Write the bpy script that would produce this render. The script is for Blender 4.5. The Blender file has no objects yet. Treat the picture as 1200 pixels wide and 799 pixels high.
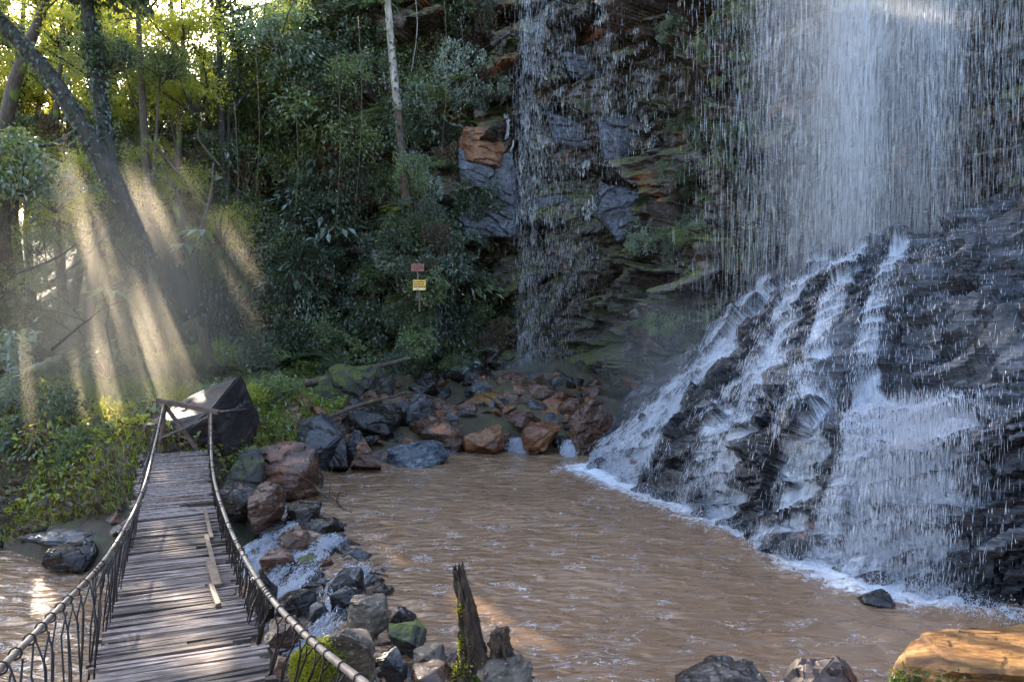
import bpy, bmesh, math, random
import numpy as np
from mathutils import Vector, Matrix
random.seed(7); RNG = np.random.default_rng(7)
scene = bpy.context.scene
COL = scene.collection
R = math.radians

# ------------------------------------------------------------------ camera
FPX = 924.0; CAMZ = 2.8; PITCH = math.atan(34.5/FPX)
cam = bpy.data.cameras.new('camera'); cam.lens = FPX/1200*36; cam.sensor_width = 36; cam.clip_end = 1000; cam.clip_start = .05
co = bpy.data.objects.new('camera', cam); COL.objects.link(co)
co.location = (0, 0, CAMZ); co.rotation_euler = (math.pi/2-PITCH, 0, 0); scene.camera = co
def W(px, py, Y):
    """world point seen at photograph pixel (px,py) that lies Y metres in front"""
    dx = (px-600)/FPX; dv = (py-399.5)/FPX
    y = math.cos(PITCH)-dv*math.sin(PITCH); z = -math.sin(PITCH)-dv*math.cos(PITCH)
    k = Y/y
    return Vector((dx*k, Y, CAMZ+z*k))
def PXY(p):
    x, y, z = p[0], p[1], p[2]-CAMZ
    f = y*math.cos(PITCH)-z*math.sin(PITCH); u = y*math.sin(PITCH)+z*math.cos(PITCH)
    return 600+x/f*FPX, 399.5-u/f*FPX

# ------------------------------------------------------------------ light
SUN_AZ = R(-33.0); SUN_EL = R(24.5)
SUN = np.array([math.sin(SUN_AZ)*math.cos(SUN_EL), math.cos(SUN_AZ)*math.cos(SUN_EL), math.sin(SUN_EL)])
world = bpy.data.worlds.new('World'); scene.world = world; world.use_nodes = True
nt = world.node_tree; bgn = nt.nodes['Background']
sky = nt.nodes.new('ShaderNodeTexSky'); sky.sky_type = 'NISHITA'; sky.sun_disc = False
sky.sun_elevation = SUN_EL; sky.sun_rotation = SUN_AZ; sky.air_density = 1.0; sky.dust_density = 2.0; sky.ozone_density = 1.0
nt.links.new(sky.outputs[0], bgn.inputs[0]); bgn.inputs[1].default_value = 0.15
sl = bpy.data.lights.new('sun', 'SUN'); sl.energy = 4.0; sl.angle = R(0.5); sl.color = (1, .87, .68)
so = bpy.data.objects.new('sun', sl); COL.objects.link(so)
so.rotation_euler = Vector(SUN).to_track_quat('Z', 'Y').to_euler()
scene.view_settings.view_transform = 'Standard'; scene.view_settings.look = 'None'
scene.view_settings.exposure = 2.75
scene.cycles.max_bounces = 6; scene.cycles.diffuse_bounces = 3; scene.cycles.glossy_bounces = 3; scene.cycles.transmission_bounces = 3; scene.cycles.volume_bounces = 0; scene.cycles.use_adaptive_sampling = True; scene.cycles.adaptive_threshold = .02; scene.view_settings.gamma = 1.0
scene.view_settings.use_curve_mapping = False

# ------------------------------------------------------------------ noise
def hsh(ix, iy, iz, seed=0):
    with np.errstate(over='ignore'):
        n = (ix.astype(np.uint32)*np.uint32(374761393) + iy.astype(np.uint32)*np.uint32(668265263)
             + iz.astype(np.uint32)*np.uint32(2147483647) + np.uint32(seed*1013904223 & 0xffffffff))
        n = (n ^ (n >> np.uint32(13)))*np.uint32(1274126177)
        n = (n ^ (n >> np.uint32(16)))*np.uint32(2246822519)
        n = n ^ (n >> np.uint32(15))
    return (n & np.uint32(0xffffff)).astype(np.float64)/16777215.0
def vnoise(P, seed=0):
    P = np.asarray(P, float); F = np.floor(P); f = P-F; I = F.astype(np.int64); f = f*f*(3-2*f)
    r = 0
    for a in (0, 1):
        wx = f[..., 0] if a else 1-f[..., 0]
        for b in (0, 1):
            wy = f[..., 1] if b else 1-f[..., 1]
            for c in (0, 1):
                wz = f[..., 2] if c else 1-f[..., 2]
                r = r+wx*wy*wz*hsh(I[..., 0]+a, I[..., 1]+b, I[..., 2]+c, seed)
    return r*2-1
def fbm(P, o=4, seed=0, gain=.5):
    r = 0; a = 1
    for i in range(o):
        r = r+a*vnoise(P*2.03**i+i*17.3, seed+i); a *= gain
    return r
def worley(P, seed=0):
    F = np.floor(P); I = F.astype(np.int64)
    f1 = np.full(P.shape[:-1], 9.0); f2 = f1.copy(); cv = np.zeros(P.shape[:-1]); cc = np.zeros(P.shape)
    for a in (-1, 0, 1):
        for b in (-1, 0, 1):
            for c in (-1, 0, 1):
                ix, iy, iz = I[..., 0]+a, I[..., 1]+b, I[..., 2]+c
                q = np.stack([ix+hsh(ix, iy, iz, seed+1), iy+hsh(ix, iy, iz, seed+2), iz+hsh(ix, iy, iz, seed+3)], -1)
                d = np.abs(q-P).max(-1)*.75+np.sqrt(((q-P)**2).sum(-1))*.25
                v = hsh(ix, iy, iz, seed+4)
                n1 = d < f1
                f2 = np.where(n1, f1, np.minimum(f2, d)); cv = np.where(n1, v, cv)
                cc = np.where(n1[..., None], q, cc); f1 = np.where(n1, d, f1)
    return f1, f2, cv, P-cc
def rotm(ax, deg):
    return np.array(Matrix.Rotation(R(deg), 3, ax))
def blocks(P, size, rot, seed, tilt=.35):
    """broken, bedded rock: offset of each block plus the tilt of its face"""
    w = P+.25*np.stack([fbm(P*.9, 3, seed+11), fbm(P*.9, 3, seed+12), fbm(P*.9, 3, seed+13)], -1)*min(size)
    Q = (w@rot.T)/np.array(size)
    f1, f2, cv, d = worley(Q, seed)
    g = np.stack([hsh((cv*1e6).astype(np.int64), np.zeros(cv.shape, int), np.zeros(cv.shape, int), s)*2-1 for s in (5, 6, 7)], -1)
    edge = np.clip((f2-f1)*14, 0, 1)
    return (cv*2-1)+tilt*(g*d).sum(-1)*2-.22*(1-edge)

# ------------------------------------------------------------------ mesh building
def link(o, parent=None):
    COL.objects.link(o)
    if parent is not None: o.parent = parent
    return o
def tag(o, label=None, cat=None, group=None, kind=None):
    if label: o['label'] = label
    if cat: o['category'] = cat
    if group: o['group'] = group
    if kind: o['kind'] = kind
    return o
def empty(name, loc, label=None, cat=None, group=None):
    o = bpy.data.objects.new(name, None); o.empty_display_size = .1; o.location = loc
    return tag(link(o), label, cat, group)
def np_mesh(name, V, F, mats=None, smooth=False, attrs=None, matidx=None):
    """V (n,3), F (m,k) same-size faces or list of such arrays"""
    me = bpy.data.meshes.new(name)
    Fs = F if isinstance(F, list) else [F]
    Fs = [np.asarray(f, np.int32) for f in Fs if len(f)]
    me.vertices.add(len(V)); me.vertices.foreach_set('co', np.asarray(V, np.float32).ravel())
    tot = np.concatenate([np.full(len(f), f.shape[1], np.int32) for f in Fs])
    st = np.concatenate([[0], np.cumsum(tot)[:-1]]).astype(np.int32)
    li = np.concatenate([f.ravel() for f in Fs])
    me.loops.add(len(li)); me.loops.foreach_set('vertex_index', li)
    me.polygons.add(len(tot)); me.polygons.foreach_set('loop_start', st); me.polygons.foreach_set('loop_total', tot)
    if matidx is not None: me.polygons.foreach_set('material_index', np.asarray(matidx, np.int32))
    me.polygons.foreach_set('use_smooth', np.full(len(tot), smooth))
    for m in (mats or []): me.materials.append(m)
    if attrs:
        for k, v in attrs.items():
            a = me.attributes.new(k, 'FLOAT', 'POINT'); a.data.foreach_set('value', np.asarray(v, np.float32))
    me.update(calc_edges=True); me.validate()
    return me
class MB:
    def __init__(s): s.v = []; s.f = []
    def add(s, V, F):
        o = len(s.v); s.v += [tuple(p) for p in V]; s.f += [tuple(i+o for i in f) for f in F]
    def tube(s, pts, rad, n=7, cap=True, twist=0, rough=0, seed=0):
        pts = [Vector(p) for p in pts]
        if not hasattr(rad, '__len__'): rad = [rad]*len(pts)
        rg = random.Random(seed); V = []; F = []; up = None
        for i, p in enumerate(pts):
            d = (pts[min(i+1, len(pts)-1)]-pts[max(i-1, 0)]).normalized()
            if up is None:
                up = Vector((0, 0, 1)) if abs(d.z) < .9 else Vector((1, 0, 0))
            a = (up-d*up.dot(d)).normalized(); up = a; b = d.cross(a)
            for k in range(n):
                t = 2*math.pi*k/n+twist*i
                r = rad[i]*(1+rough*rg.uniform(-1, 1))
                V.append(p+a*math.cos(t)*r+b*math.sin(t)*r)
        for i in range(len(pts)-1):
            for k in range(n):
                F.append((i*n+k, i*n+(k+1) % n, (i+1)*n+(k+1) % n, (i+1)*n+k))
        if cap:
            F.append(tuple(range(n-1, -1, -1))); F.append(tuple((len(pts)-1)*n+k for k in range(n)))
        s.add(V, F)
    def beam(s, a, b, w, h, up=Vector((0, 0, 1)), taper=1.0, jit=0, rg=random):
        a = Vector(a); b = Vector(b); d = (b-a).normalized(); sd = d.cross(up).normalized(); u = sd.cross(d)
        V = []
        for p, k in ((a, 1), (b, taper)):
            for x, y in ((-1, -1), (1, -1), (1, 1), (-1, 1)):
                V.append(p+sd*(x*w/2*k+rg.uniform(-jit, jit))+u*(y*h/2*k+rg.uniform(-jit, jit)))
        s.add(V, [(3, 2, 1, 0), (4, 5, 6, 7), (0, 1, 5, 4), (1, 2, 6, 5), (2, 3, 7, 6), (3, 0, 4, 7)])
    def build(s, name, mat, parent=None, origin=(0, 0, 0), smooth=False, top=False):
        o_ = Vector(origin)
        me = bpy.data.meshes.new(name); me.from_pydata([Vector(p)-o_ for p in s.v], [], s.f); me.materials.append(mat)
        if smooth: me.polygons.foreach_set('use_smooth', [True]*len(me.polygons))
        me.update()
        o = bpy.data.objects.new(name, me)
        if top: o.location = o_
        return link(o, parent)

# ------------------------------------------------------------------ materials
def newmat(name):
    m = bpy.data.materials.new(name); m.use_nodes = True; t = m.node_tree
    for n in list(t.nodes): t.nodes.remove(n)
    return m, t, lambda k, **kw: mk(t, k, **kw)
def mk(t, k, **kw):
    n = t.nodes.new('ShaderNode'+k)
    for a, b in kw.items():
        if a == 'i':
            for i, v in b.items():
                if isinstance(v, bpy.types.NodeSocket): t.links.new(v, n.inputs[i])
                else: n.inputs[i].default_value = v
        else: setattr(n, a, b)
    return n
def ramp(N, src, stops, interp='LINEAR'):
    r = N('ValToRGB', i={0: src}); e = r.color_ramp.elements; r.color_ramp.interpolation = interp
    while len(e) < len(stops): e.new(.5)
    for el, (p, c) in zip(e, stops):
        el.position = p; el.color = (c, c, c, 1) if not hasattr(c, '__len__') else (*c, 1)
    return r.outputs[0]
def mixc(N, f, a, b, mode='MIX'):
    n = N('MixRGB', blend_type=mode)
    for i, v in ((0, f), (1, a), (2, b)):
        if isinstance(v, bpy.types.NodeSocket): n.id_data.links.new(v, n.inputs[i])
        else: n.inputs[i].default_value = v if not (hasattr(v, '__len__') and len(v) == 3) else (*v, 1)
    return n.outputs[0]
def math_(N, op, a, b=0.0, clamp=False):
    n = N('Math', operation=op, use_clamp=clamp)
    for i, v in ((0, a), (1, b)):
        if isinstance(v, bpy.types.NodeSocket): n.id_data.links.new(v, n.inputs[i])
        else: n.inputs[i].default_value = v
    return n.outputs[0]

def rock_mat(name, cols, rough=(.25, .6), moss=0.0, mosscol=(.10, .13, .02), rust=0.0, scale=1.0, bump=.6, strata=6, world_=False, lichen=0, mossup=.35, flow=False):
    m, t, N = newmat(name)
    if world_: P = N('NewGeometry').outputs['Position']
    else:
        tc = N('TexCoord').outputs['Object']; oi = N('ObjectInfo').outputs['Random']
        P = N('VectorMath', operation='ADD', i={0: tc, 1: N('CombineXYZ', i={0: math_(N, 'MULTIPLY', oi, 37.), 1: math_(N, 'MULTIPLY', oi, 91.), 2: oi}).outputs[0]}).outputs[0]
    n1 = N('TexNoise', i={'Vector': P, 'Scale': 1.1*scale, 'Detail': 6, 'Roughness': .62}).outputs[0]
    n2 = N('TexNoise', i={'Vector': P, 'Scale': 7*scale, 'Detail': 6, 'Roughness': .7}).outputs[0]
    mp = N('Mapping', i={0: P, 2: (R(20), R(-24), 0), 3: (1, 1, strata)}).outputs[0]
    n3 = N('TexNoise', i={'Vector': mp, 'Scale': 2.2*scale, 'Detail': 5, 'Roughness': .65, 'Distortion': .4}).outputs[0]
    c = ramp(N, mixc(N, .45, n1, n3), [(.36, cols[0]), (.5, cols[1]), (.64, cols[2])])
    c = mixc(N, math_(N, 'MULTIPLY', ramp(N, n2, [(.35, 1.), (.6, 0.)]), .6), c, (cols[0][0]*.35, cols[0][1]*.35, cols[0][2]*.35))
    if rust:
        n4 = N('TexNoise', i={'Vector': P, 'Scale': .8*scale, 'Detail': 5, 'Roughness': .6, 'Distortion': .3}).outputs[0]
        f = ramp(N, n4, [(.66-rust*.22, 0.), (.74-rust*.22, 1.)])
        c = mixc(N, math_(N, 'MULTIPLY', f, .85), c, mixc(N, n2, (.20, .055, .02), (.34, .13, .05)))
    rg = ramp(N, n2, [(.3, rough[0]), (.7, rough[1])])
    if lichen:
        f = ramp(N, N('TexNoise', i={'Vector': P, 'Scale': 14*scale, 'Detail': 3}).outputs[0], [(.68-lichen*.2, 0.), (.7-lichen*.2+.03, 1.)])
        c = mixc(N, math_(N, 'MULTIPLY', f, .6), c, (.33, .33, .27))
    if moss:
        nz = N('SeparateXYZ', i={0: N('NewGeometry').outputs['Normal']}).outputs[2]
        n5 = N('TexNoise', i={'Vector': P, 'Scale': 2.6*scale, 'Detail': 9, 'Roughness': .78}).outputs[0]
        f = math_(N, 'ADD', n5, math_(N, 'MULTIPLY', nz, mossup*.4))
        f = ramp(N, f, [(.86-moss*.3, 0.), (.93-moss*.3, 1.)])
        mc = mixc(N, n2, tuple(k*.45 for k in mosscol), mosscol)
        c = mixc(N, f, c, mc); rg = mixc(N, f, rg, (.9, .9, .9))
    b1 = N('Bump', i={'Strength': bump, 'Distance': .05/scale, 'Height': n3})
    b2 = N('Bump', i={'Strength': bump*.8, 'Distance': .02/scale, 'Height': n2, 'Normal': b1.outputs[0]})
    b3 = N('Bump', i={'Strength': bump*.6, 'Distance': .006/scale, 'Height': N('TexNoise', i={'Vector': P, 'Scale': 42*scale, 'Detail': 3}).outputs[0], 'Normal': b2.outputs[0]})
    if flow:
        at = lambda k: N('Attribute', attribute_name=k).outputs['Fac']
        q = N('CombineXYZ', i={0: math_(N, 'MULTIPLY', at('su'), 17.), 1: math_(N, 'MULTIPLY', at('sv'), 2.4), 2: 0.}).outputs[0]
        sn = N('TexNoise', i={'Vector': q, 'Scale': 1.6, 'Detail': 9, 'Roughness': .76, 'Distortion': .9}).outputs[0]
        f = ramp(N, math_(N, 'ADD', sn, math_(N, 'MULTIPLY', math_(N, 'SUBTRACT', at('flow'), .5), .5)), [(.47, 0.), (.80, .75)])
        c = mixc(N, f, c, (.80, .83, .90)); rg = mixc(N, f, rg, (.5, .5, .5))
    p = N('BsdfPrincipled', i={'Base Color': c, 'Roughness': rg, 'Normal': b3.outputs[0]})
    o = N('OutputMaterial', i={0: p.outputs[0]})
    return m
M = {}
M['cliff'] = rock_mat('wet_cliff_rock', [(.020, .015, .014), (.072, .054, .047), (.19, .155, .145)], (.08, .40), moss=.95, mosscol=(.11, .115, .03), rust=.3, scale=.8, bump=.9, world_=True, mossup=.5)
M['apron'] = rock_mat('wet_slab_rock', [(.011, .011, .013), (.036, .035, .040), (.145, .145, .16)], (.06, .34), rust=.12, scale=1.0, bump=.9, world_=True, strata=8, flow=True)
M['r_dark'] = rock_mat('dark_wet_stone', [(.008, .006, .005), (.020, .015, .013), (.065, .05, .043)], (.10, .42), scale=1.6)
M['r_brown'] = rock_mat('brown_wet_stone', [(.03, .014, .009), (.10, .048, .029), (.22, .13, .085)], (.12, .5), scale=1.6, rust=.3)
M['r_orange'] = rock_mat('rust_orange_stone', [(.06, .024, .012), (.18, .07, .028), (.30, .15, .06)], (.3, .6), scale=1.6)
M['r_grey'] = rock_mat('grey_wet_stone', [(.025, .024, .025), (.065, .062, .064), (.16, .155, .155)], (.18, .5), scale=1.6)
M['r_tan'] = rock_mat('tan_dry_stone', [(.06, .042, .028), (.13, .095, .065), (.25, .20, .145)], (.5, .85), scale=2, lichen=.3)
M['r_moss'] = rock_mat('mossy_stone', [(.012, .010, .008), (.03, .025, .02), (.08, .068, .055)], (.35, .8), moss=.75, mosscol=(.10, .12, .02), scale=1.6, mossup=.55)
M['r_pebbly'] = rock_mat('blue_grey_pebbly_stone', [(.02, .025, .032), (.07, .085, .105), (.30, .34, .40)], (.15, .4), scale=2.6, bump=1.2)
M['r_pink'] = rock_mat('pinkish_stone', [(.045, .028, .022), (.09, .06, .05), (.16, .11, .095)], (.5, .85), scale=2.2)
M['r_ochre'] = rock_mat('ochre_flat_stone', [(.06, .025, .008), (.20, .09, .02), (.36, .20, .06)], (.35, .75), scale=2.6, strata=2.2, bump=1.0)
M['r_skysheen'] = rock_mat('wet_stone_sky_sheen', [(.03, .033, .045), (.075, .08, .105), (.15, .165, .21)], (.12, .35), scale=1.2, strata=7, bump=.9)  # blue in the base colour stands for sky reflected on wet slabs
M['r_bigdark'] = rock_mat('dark_slab_stone', [(.010, .007, .006), (.028, .019, .017), (.075, .055, .052)], (.4, .75), scale=1.3)
def soil_mat():
    m, t, N = newmat('forest_soil'); P = N('NewGeometry').outputs['Position']
    n1 = N('TexNoise', i={'Vector': P, 'Scale': .9, 'Detail': 7, 'Roughness': .65}).outputs[0]
    n2 = N('TexNoise', i={'Vector': P, 'Scale': 9, 'Detail': 6, 'Roughness': .7}).outputs[0]
    c = ramp(N, n1, [(.35, (.030, .020, .013)), (.5, (.07, .046, .028)), (.62, (.12, .085, .05))])
    c = mixc(N, ramp(N, n2, [(.45, 0.), (.62, .7)]), c, (.05, .065, .018))
    b = N('Bump', i={'Strength': .8, 'Distance': .06, 'Height': n2})
    p = N('BsdfPrincipled', i={'Base Color': c, 'Roughness': .85, 'Normal': b.outputs[0]})
    N('OutputMaterial', i={0: p.outputs[0]}); return m
M['soil'] = soil_mat()
def leaf_mat(name, c1, c2, tr=(.30, .38, .05), tfac=.35, gloss=.10, rough=.35):
    m, t, N = newmat(name)
    a = N('Attribute', attribute_name='tint').outputs['Fac']; oi = N('ObjectInfo').outputs['Random']
    c = mixc(N, a, c1, c2)
    hs = N('HueSaturation', i={'Hue': math_(N, 'ADD', math_(N, 'MULTIPLY', oi, .05), .475), 'Value': math_(N, 'ADD', math_(N, 'MULTIPLY', math_(N, 'FRACT', math_(N, 'MULTIPLY', oi, 13.7)), .8), .6), 'Color': c}).outputs[0]
    d = N('BsdfDiffuse', i={0: hs}); tl = N('BsdfTranslucent', i={0: (*tr, 1)})
    g = N('BsdfGlossy', i={0: (1, 1, 1, 1), 'Roughness': rough})
    s1 = N('MixShader', i={0: tfac, 1: d.outputs[0], 2: tl.outputs[0]})
    s2 = N('MixShader', i={0: gloss, 1: s1.outputs[0], 2: g.outputs[0]})
    N('OutputMaterial', i={0: s2.outputs[0]}); return m
M['leaf_mid'] = leaf_mat('mid_green_leaf', (.040, .062, .026), (.13, .165, .07), gloss=.07)
M['leaf_dark'] = leaf_mat('dark_green_leaf', (.022, .034, .018), (.075, .095, .048), tr=(.12, .18, .03), tfac=.25, gloss=.06)
M['leaf_blue'] = leaf_mat('blue_green_leaf', (.06, .09, .072), (.19, .235, .19), gloss=.10, rough=.3)
M['leaf_pale'] = leaf_mat('pale_green_leaf', (.075, .095, .04), (.20, .23, .10), gloss=.06)
M['leaf_yellow'] = leaf_mat('yellow_green_leaf', (.10, .12, .015), (.28, .30, .04), tr=(.65, .62, .06), tfac=.55, gloss=.05)
M['leaf_dead'] = leaf_mat('dry_brown_leaf', (.05, .035, .02), (.15, .11, .06), tr=(.2, .12, .05), tfac=.2, gloss=.03)
M['grass'] = leaf_mat('bank_grass', (.07, .10, .015), (.22, .26, .04), tr=(.5, .5, .06), tfac=.45, gloss=.05)
def bark_mat(name, c1, c2, c3, scale=1, moss=.0, bump=1.0):
    m, t, N = newmat(name); P = N('TexCoord').outputs['Object']
    mp = N('Mapping', i={0: P, 3: (1, 1, .3)}).outputs[0]
    n1 = N('TexNoise', i={'Vector': mp, 'Scale': 22*scale, 'Detail': 6, 'Roughness': .65}).outputs[0]
    n2 = N('TexNoise', i={'Vector': P, 'Scale': 3*scale, 'Detail': 5}).outputs[0]
    c = ramp(N, mixc(N, .3, n1, n2), [(.35, c1), (.5, c2), (.65, c3)])
    if moss:
        f = ramp(N, n2, [(.72-moss*.35, 0.), (.78-moss*.35, 1.)])
        c = mixc(N, f, c, mixc(N, n1, (.04, .06, .01), (.2, .24, .03)))
    b = N('Bump', i={'Strength': bump, 'Distance': .02, 'Height': n1})
    p = N('BsdfPrincipled', i={'Base Color': c, 'Roughness': .75, 'Normal': b.outputs[0]})
    N('OutputMaterial', i={0: p.outputs[0]}); return m
M['bark_dark'] = bark_mat('dark_bark', (.012, .010, .008), (.03, .025, .018), (.07, .06, .045))
M['bark_pale'] = bark_mat('pale_bark', (.12, .10, .08), (.26, .23, .20), (.42, .39, .35), scale=.6)
M['bark_brown'] = bark_mat('brown_bark', (.03, .02, .014), (.07, .048, .032), (.14, .10, .07), moss=.4)
M['stump'] = bark_mat('rotten_stump_wood', (.018, .011, .007), (.06, .034, .018), (.17, .10, .05), scale=1.1, moss=.45, bump=1.4)
def plank_mat():
    m, t, N = newmat('weathered_plank'); P = N('TexCoord').outputs['Object']; oi = N('ObjectInfo').outputs['Random']
    P2 = N('VectorMath', operation='ADD', i={0: P, 1: N('CombineXYZ', i={0: math_(N, 'MULTIPLY', oi, 50.)}).outputs[0]}).outputs[0]
    mp = N('Mapping', i={0: P2, 3: (1.5, 14, 14)}).outputs[0]
    n1 = N('TexNoise', i={'Vector': mp, 'Scale': 5, 'Detail': 6, 'Roughness': .6}).outputs[0]
    n2 = N('TexNoise', i={'Vector': P2, 'Scale': 3.2, 'Detail': 4}).outputs[0]
    c = ramp(N, n1, [(.32, (.04, .030, .026)), (.5, (.125, .098, .086)), (.68, (.25, .21, .19))])
    c = mixc(N, ramp(N, n2, [(.5, 0.), (.68, .6)]), c, (.10, .06, .045))
    v = math_(N, 'ADD', math_(N, 'MULTIPLY', oi, 1.3), .45)
    hs = N('HueSaturation', i={'Value': v, 'Color': c}).outputs[0]
    b = N('Bump', i={'Strength': .7, 'Distance': .006, 'Height': n1})
    p = N('BsdfPrincipled', i={'Base Color': hs, 'Roughness': .9, 'Specular IOR Level': .2, 'Normal': b.outputs[0]})
    N('OutputMaterial', i={0: p.outputs[0]}); return m
M['plank'] = plank_mat()
def simple(name, c, rough=.5, metal=0, var=.3, sc=20, bump=.2):
    m, t, N = newmat(name); P = N('TexCoord').outputs['Object']
    n = N('TexNoise', i={'Vector': P, 'Scale': sc, 'Detail': 5}).outputs[0]
    col = mixc(N, ramp(N, n, [(.35, 0.), (.65, 1.)]), tuple(k*(1-var) for k in c), tuple(min(1, k*(1+var)) for k in c))
    b = N('Bump', i={'Strength': bump, 'Distance': .004, 'Height': n})
    p = N('BsdfPrincipled', i={'Base Color': col, 'Roughness': rough, 'Metallic': metal, 'Normal': b.outputs[0]})
    N('OutputMaterial', i={0: p.outputs[0]}); return m
M['wire'] = simple('rusty_wire', (.022, .017, .015), .6, .2)
M['cable'] = simple('grey_cable', (.15, .12, .10), .5, 0, .35, 14)
M['wood_light'] = simple('light_board', (.12, .08, .05), .7, 0, .35, 9)
M['wood_dark'] = simple('frame_wood', (.11, .07, .05), .7, 0, .4, 9)
M['sign_y'] = simple('yellow_sign_paint', (.62, .36, .06), .6, 0, .25, 18)
M['sign_r'] = simple('faded_red_sign', (.22, .09, .07), .7, 0, .35, 18)
M['sign_ink'] = simple('sign_lettering', (.14, .03, .02), .7)
M['sign_w'] = simple('sign_pale_strip', (.7, .6, .35), .7)
def water_drop_mat(name, col=(.66, .68, .74), tr=.5, gl=.15):
    m, t, N = newmat(name)
    d = N('BsdfDiffuse', i={0: (*col, 1)}); tl = N('BsdfTranslucent', i={0: (*col, 1)}); g = N('BsdfGlossy', i={'Roughness': .15})
    s1 = N('MixShader', i={0: tr, 1: d.outputs[0], 2: tl.outputs[0]}); s2 = N('MixShader', i={0: gl, 1: s1.outputs[0], 2: g.outputs[0]})
    N('OutputMaterial', i={0: s2.outputs[0]}); return m
M['drops'] = water_drop_mat('falling_water')
def water_mat():
    m, t, N = newmat('muddy_water'); P = N('NewGeometry').outputs['Position']
    fo = N('Attribute', attribute_name='foam').outputs['Fac']
    mp = N('Mapping', i={0: P, 2: (0, 0, R(28)), 3: (1, 2.6, 1)}).outputs[0]
    n1 = N('TexNoise', i={'Vector': mp, 'Scale': 2.6, 'Detail': 1.5, 'Roughness': .45, 'Distortion': .8}).outputs[0]
    n2 = N('TexNoise', i={'Vector': mp, 'Scale': 7.5, 'Detail': 4, 'Roughness': .6, 'Distortion': .7}).outputs[0]
    nb = N('TexNoise', i={'Vector': P, 'Scale': .35, 'Detail': 3}).outputs[0]
    fn = N('TexNoise', i={'Vector': P, 'Scale': 9, 'Detail': 8, 'Roughness': .72, 'Distortion': 1.2}).outputs[0]
    c = ramp(N, nb, [(.35, (.155, .090, .050)), (.65, (.225, .138, .082))])
    # foam: patchy where little, closed where much
    f = math_(N, 'ADD', fn, math_(N, 'SUBTRACT', fo, .5))
    f = ramp(N, f, [(.55, 0.), (.80, 1.)])
    # white lines over the pool: drifting foam and painted wave glints
    sl_ = N('TexNoise', i={'Vector': mp, 'Scale': 4.2, 'Detail': 3, 'Roughness': .5, 'Distortion': 1.6}).outputs[0]
    rdg = math_(N, 'ABSOLUTE', math_(N, 'SUBTRACT', sl_, .5))
    pt_ = N('TexNoise', i={'Vector': P, 'Scale': 3.1, 'Detail': 4, 'Roughness': .6}).outputs[0]
    ms = ramp(N, math_(N, 'ADD', pt_, math_(N, 'MULTIPLY', N('Attribute', attribute_name='scum').outputs['Fac'], .12)), [(.53, 0.), (.60, 1.)])
    f2 = math_(N, 'MULTIPLY', math_(N, 'MULTIPLY', ramp(N, rdg, [(.004, 1.), (.016, 0.)]), ms), .75)
    f = math_(N, 'MAXIMUM', f, f2)
    col = mixc(N, f, c, (.66, .68, .72))
    rg = mixc(N, f, (.03, .03, .03), (.7, .7, .7))
    b1 = N('Bump', i={'Strength': .8, 'Distance': .12, 'Height': n1})
    b2 = N('Bump', i={'Strength': .25, 'Distance': .04, 'Height': n2, 'Normal': b1.outputs[0]})
    b3 = N('Bump', i={'Strength': .6, 'Distance': .03, 'Height': math_(N, 'MULTIPLY', fn, fo), 'Normal': b2.outputs[0]})
    p = N('BsdfPrincipled', i={'Base Color': col, 'Roughness': rg, 'IOR': 1.33, 'Normal': b3.outputs[0]})
    N('OutputMaterial', i={0: p.outputs[0]}); return m
M['water'] = water_mat()

# ------------------------------------------------------------------ terrain and water
POLY = np.array([(-3.7, 13.4), (-2.3, 14.7), (-.7, 15.9), (1.3, 15.7), (6, 14.5), (9, 9), (7.5, 5.6), (4.6, 5.3), (2, 5.3), (.2, 5.5), (-.8, 5.9),
                 (-1.3, 5.2), (-1.6, 3.5), (-1.0, 2.2), (-1.5, -3), (-30, -6), (-30, 10.5), (-14, 10.8), (-8.5, 11.6), (-7, 11.4), (-5.8, 10.6), (-4.9, 10.2), (-3.9, 10.5), (-3.5, 11.6)])
def seg_dist(x, y, poly, closed=True):
    d = np.full(x.shape, 1e9); n = len(poly)
    for i in range(n if closed else n-1):
        a = poly[i]; b = poly[(i+1) % n]; ab = b-a
        t = np.clip(((x-a[0])*ab[0]+(y-a[1])*ab[1])/(ab@ab), 0, 1)
        d = np.minimum(d, np.hypot(x-a[0]-t*ab[0], y-a[1]-t*ab[1]))
    return d
def inside(x, y, poly):
    c = np.zeros(x.shape, bool); n = len(poly)
    for i in range(n):
        a = poly[i]; b = poly[(i+1) % n]
        with np.errstate(divide='ignore', invalid='ignore'):
            c ^= ((a[1] > y) != (b[1] > y)) & (x < (b[0]-a[0])*(y-a[1])/(b[1]-a[1])+a[0])
    return c
def ss(a, b, x):
    t = np.clip((x-a)/(b-a), 0, 1); return t*t*(3-2*t)
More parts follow.
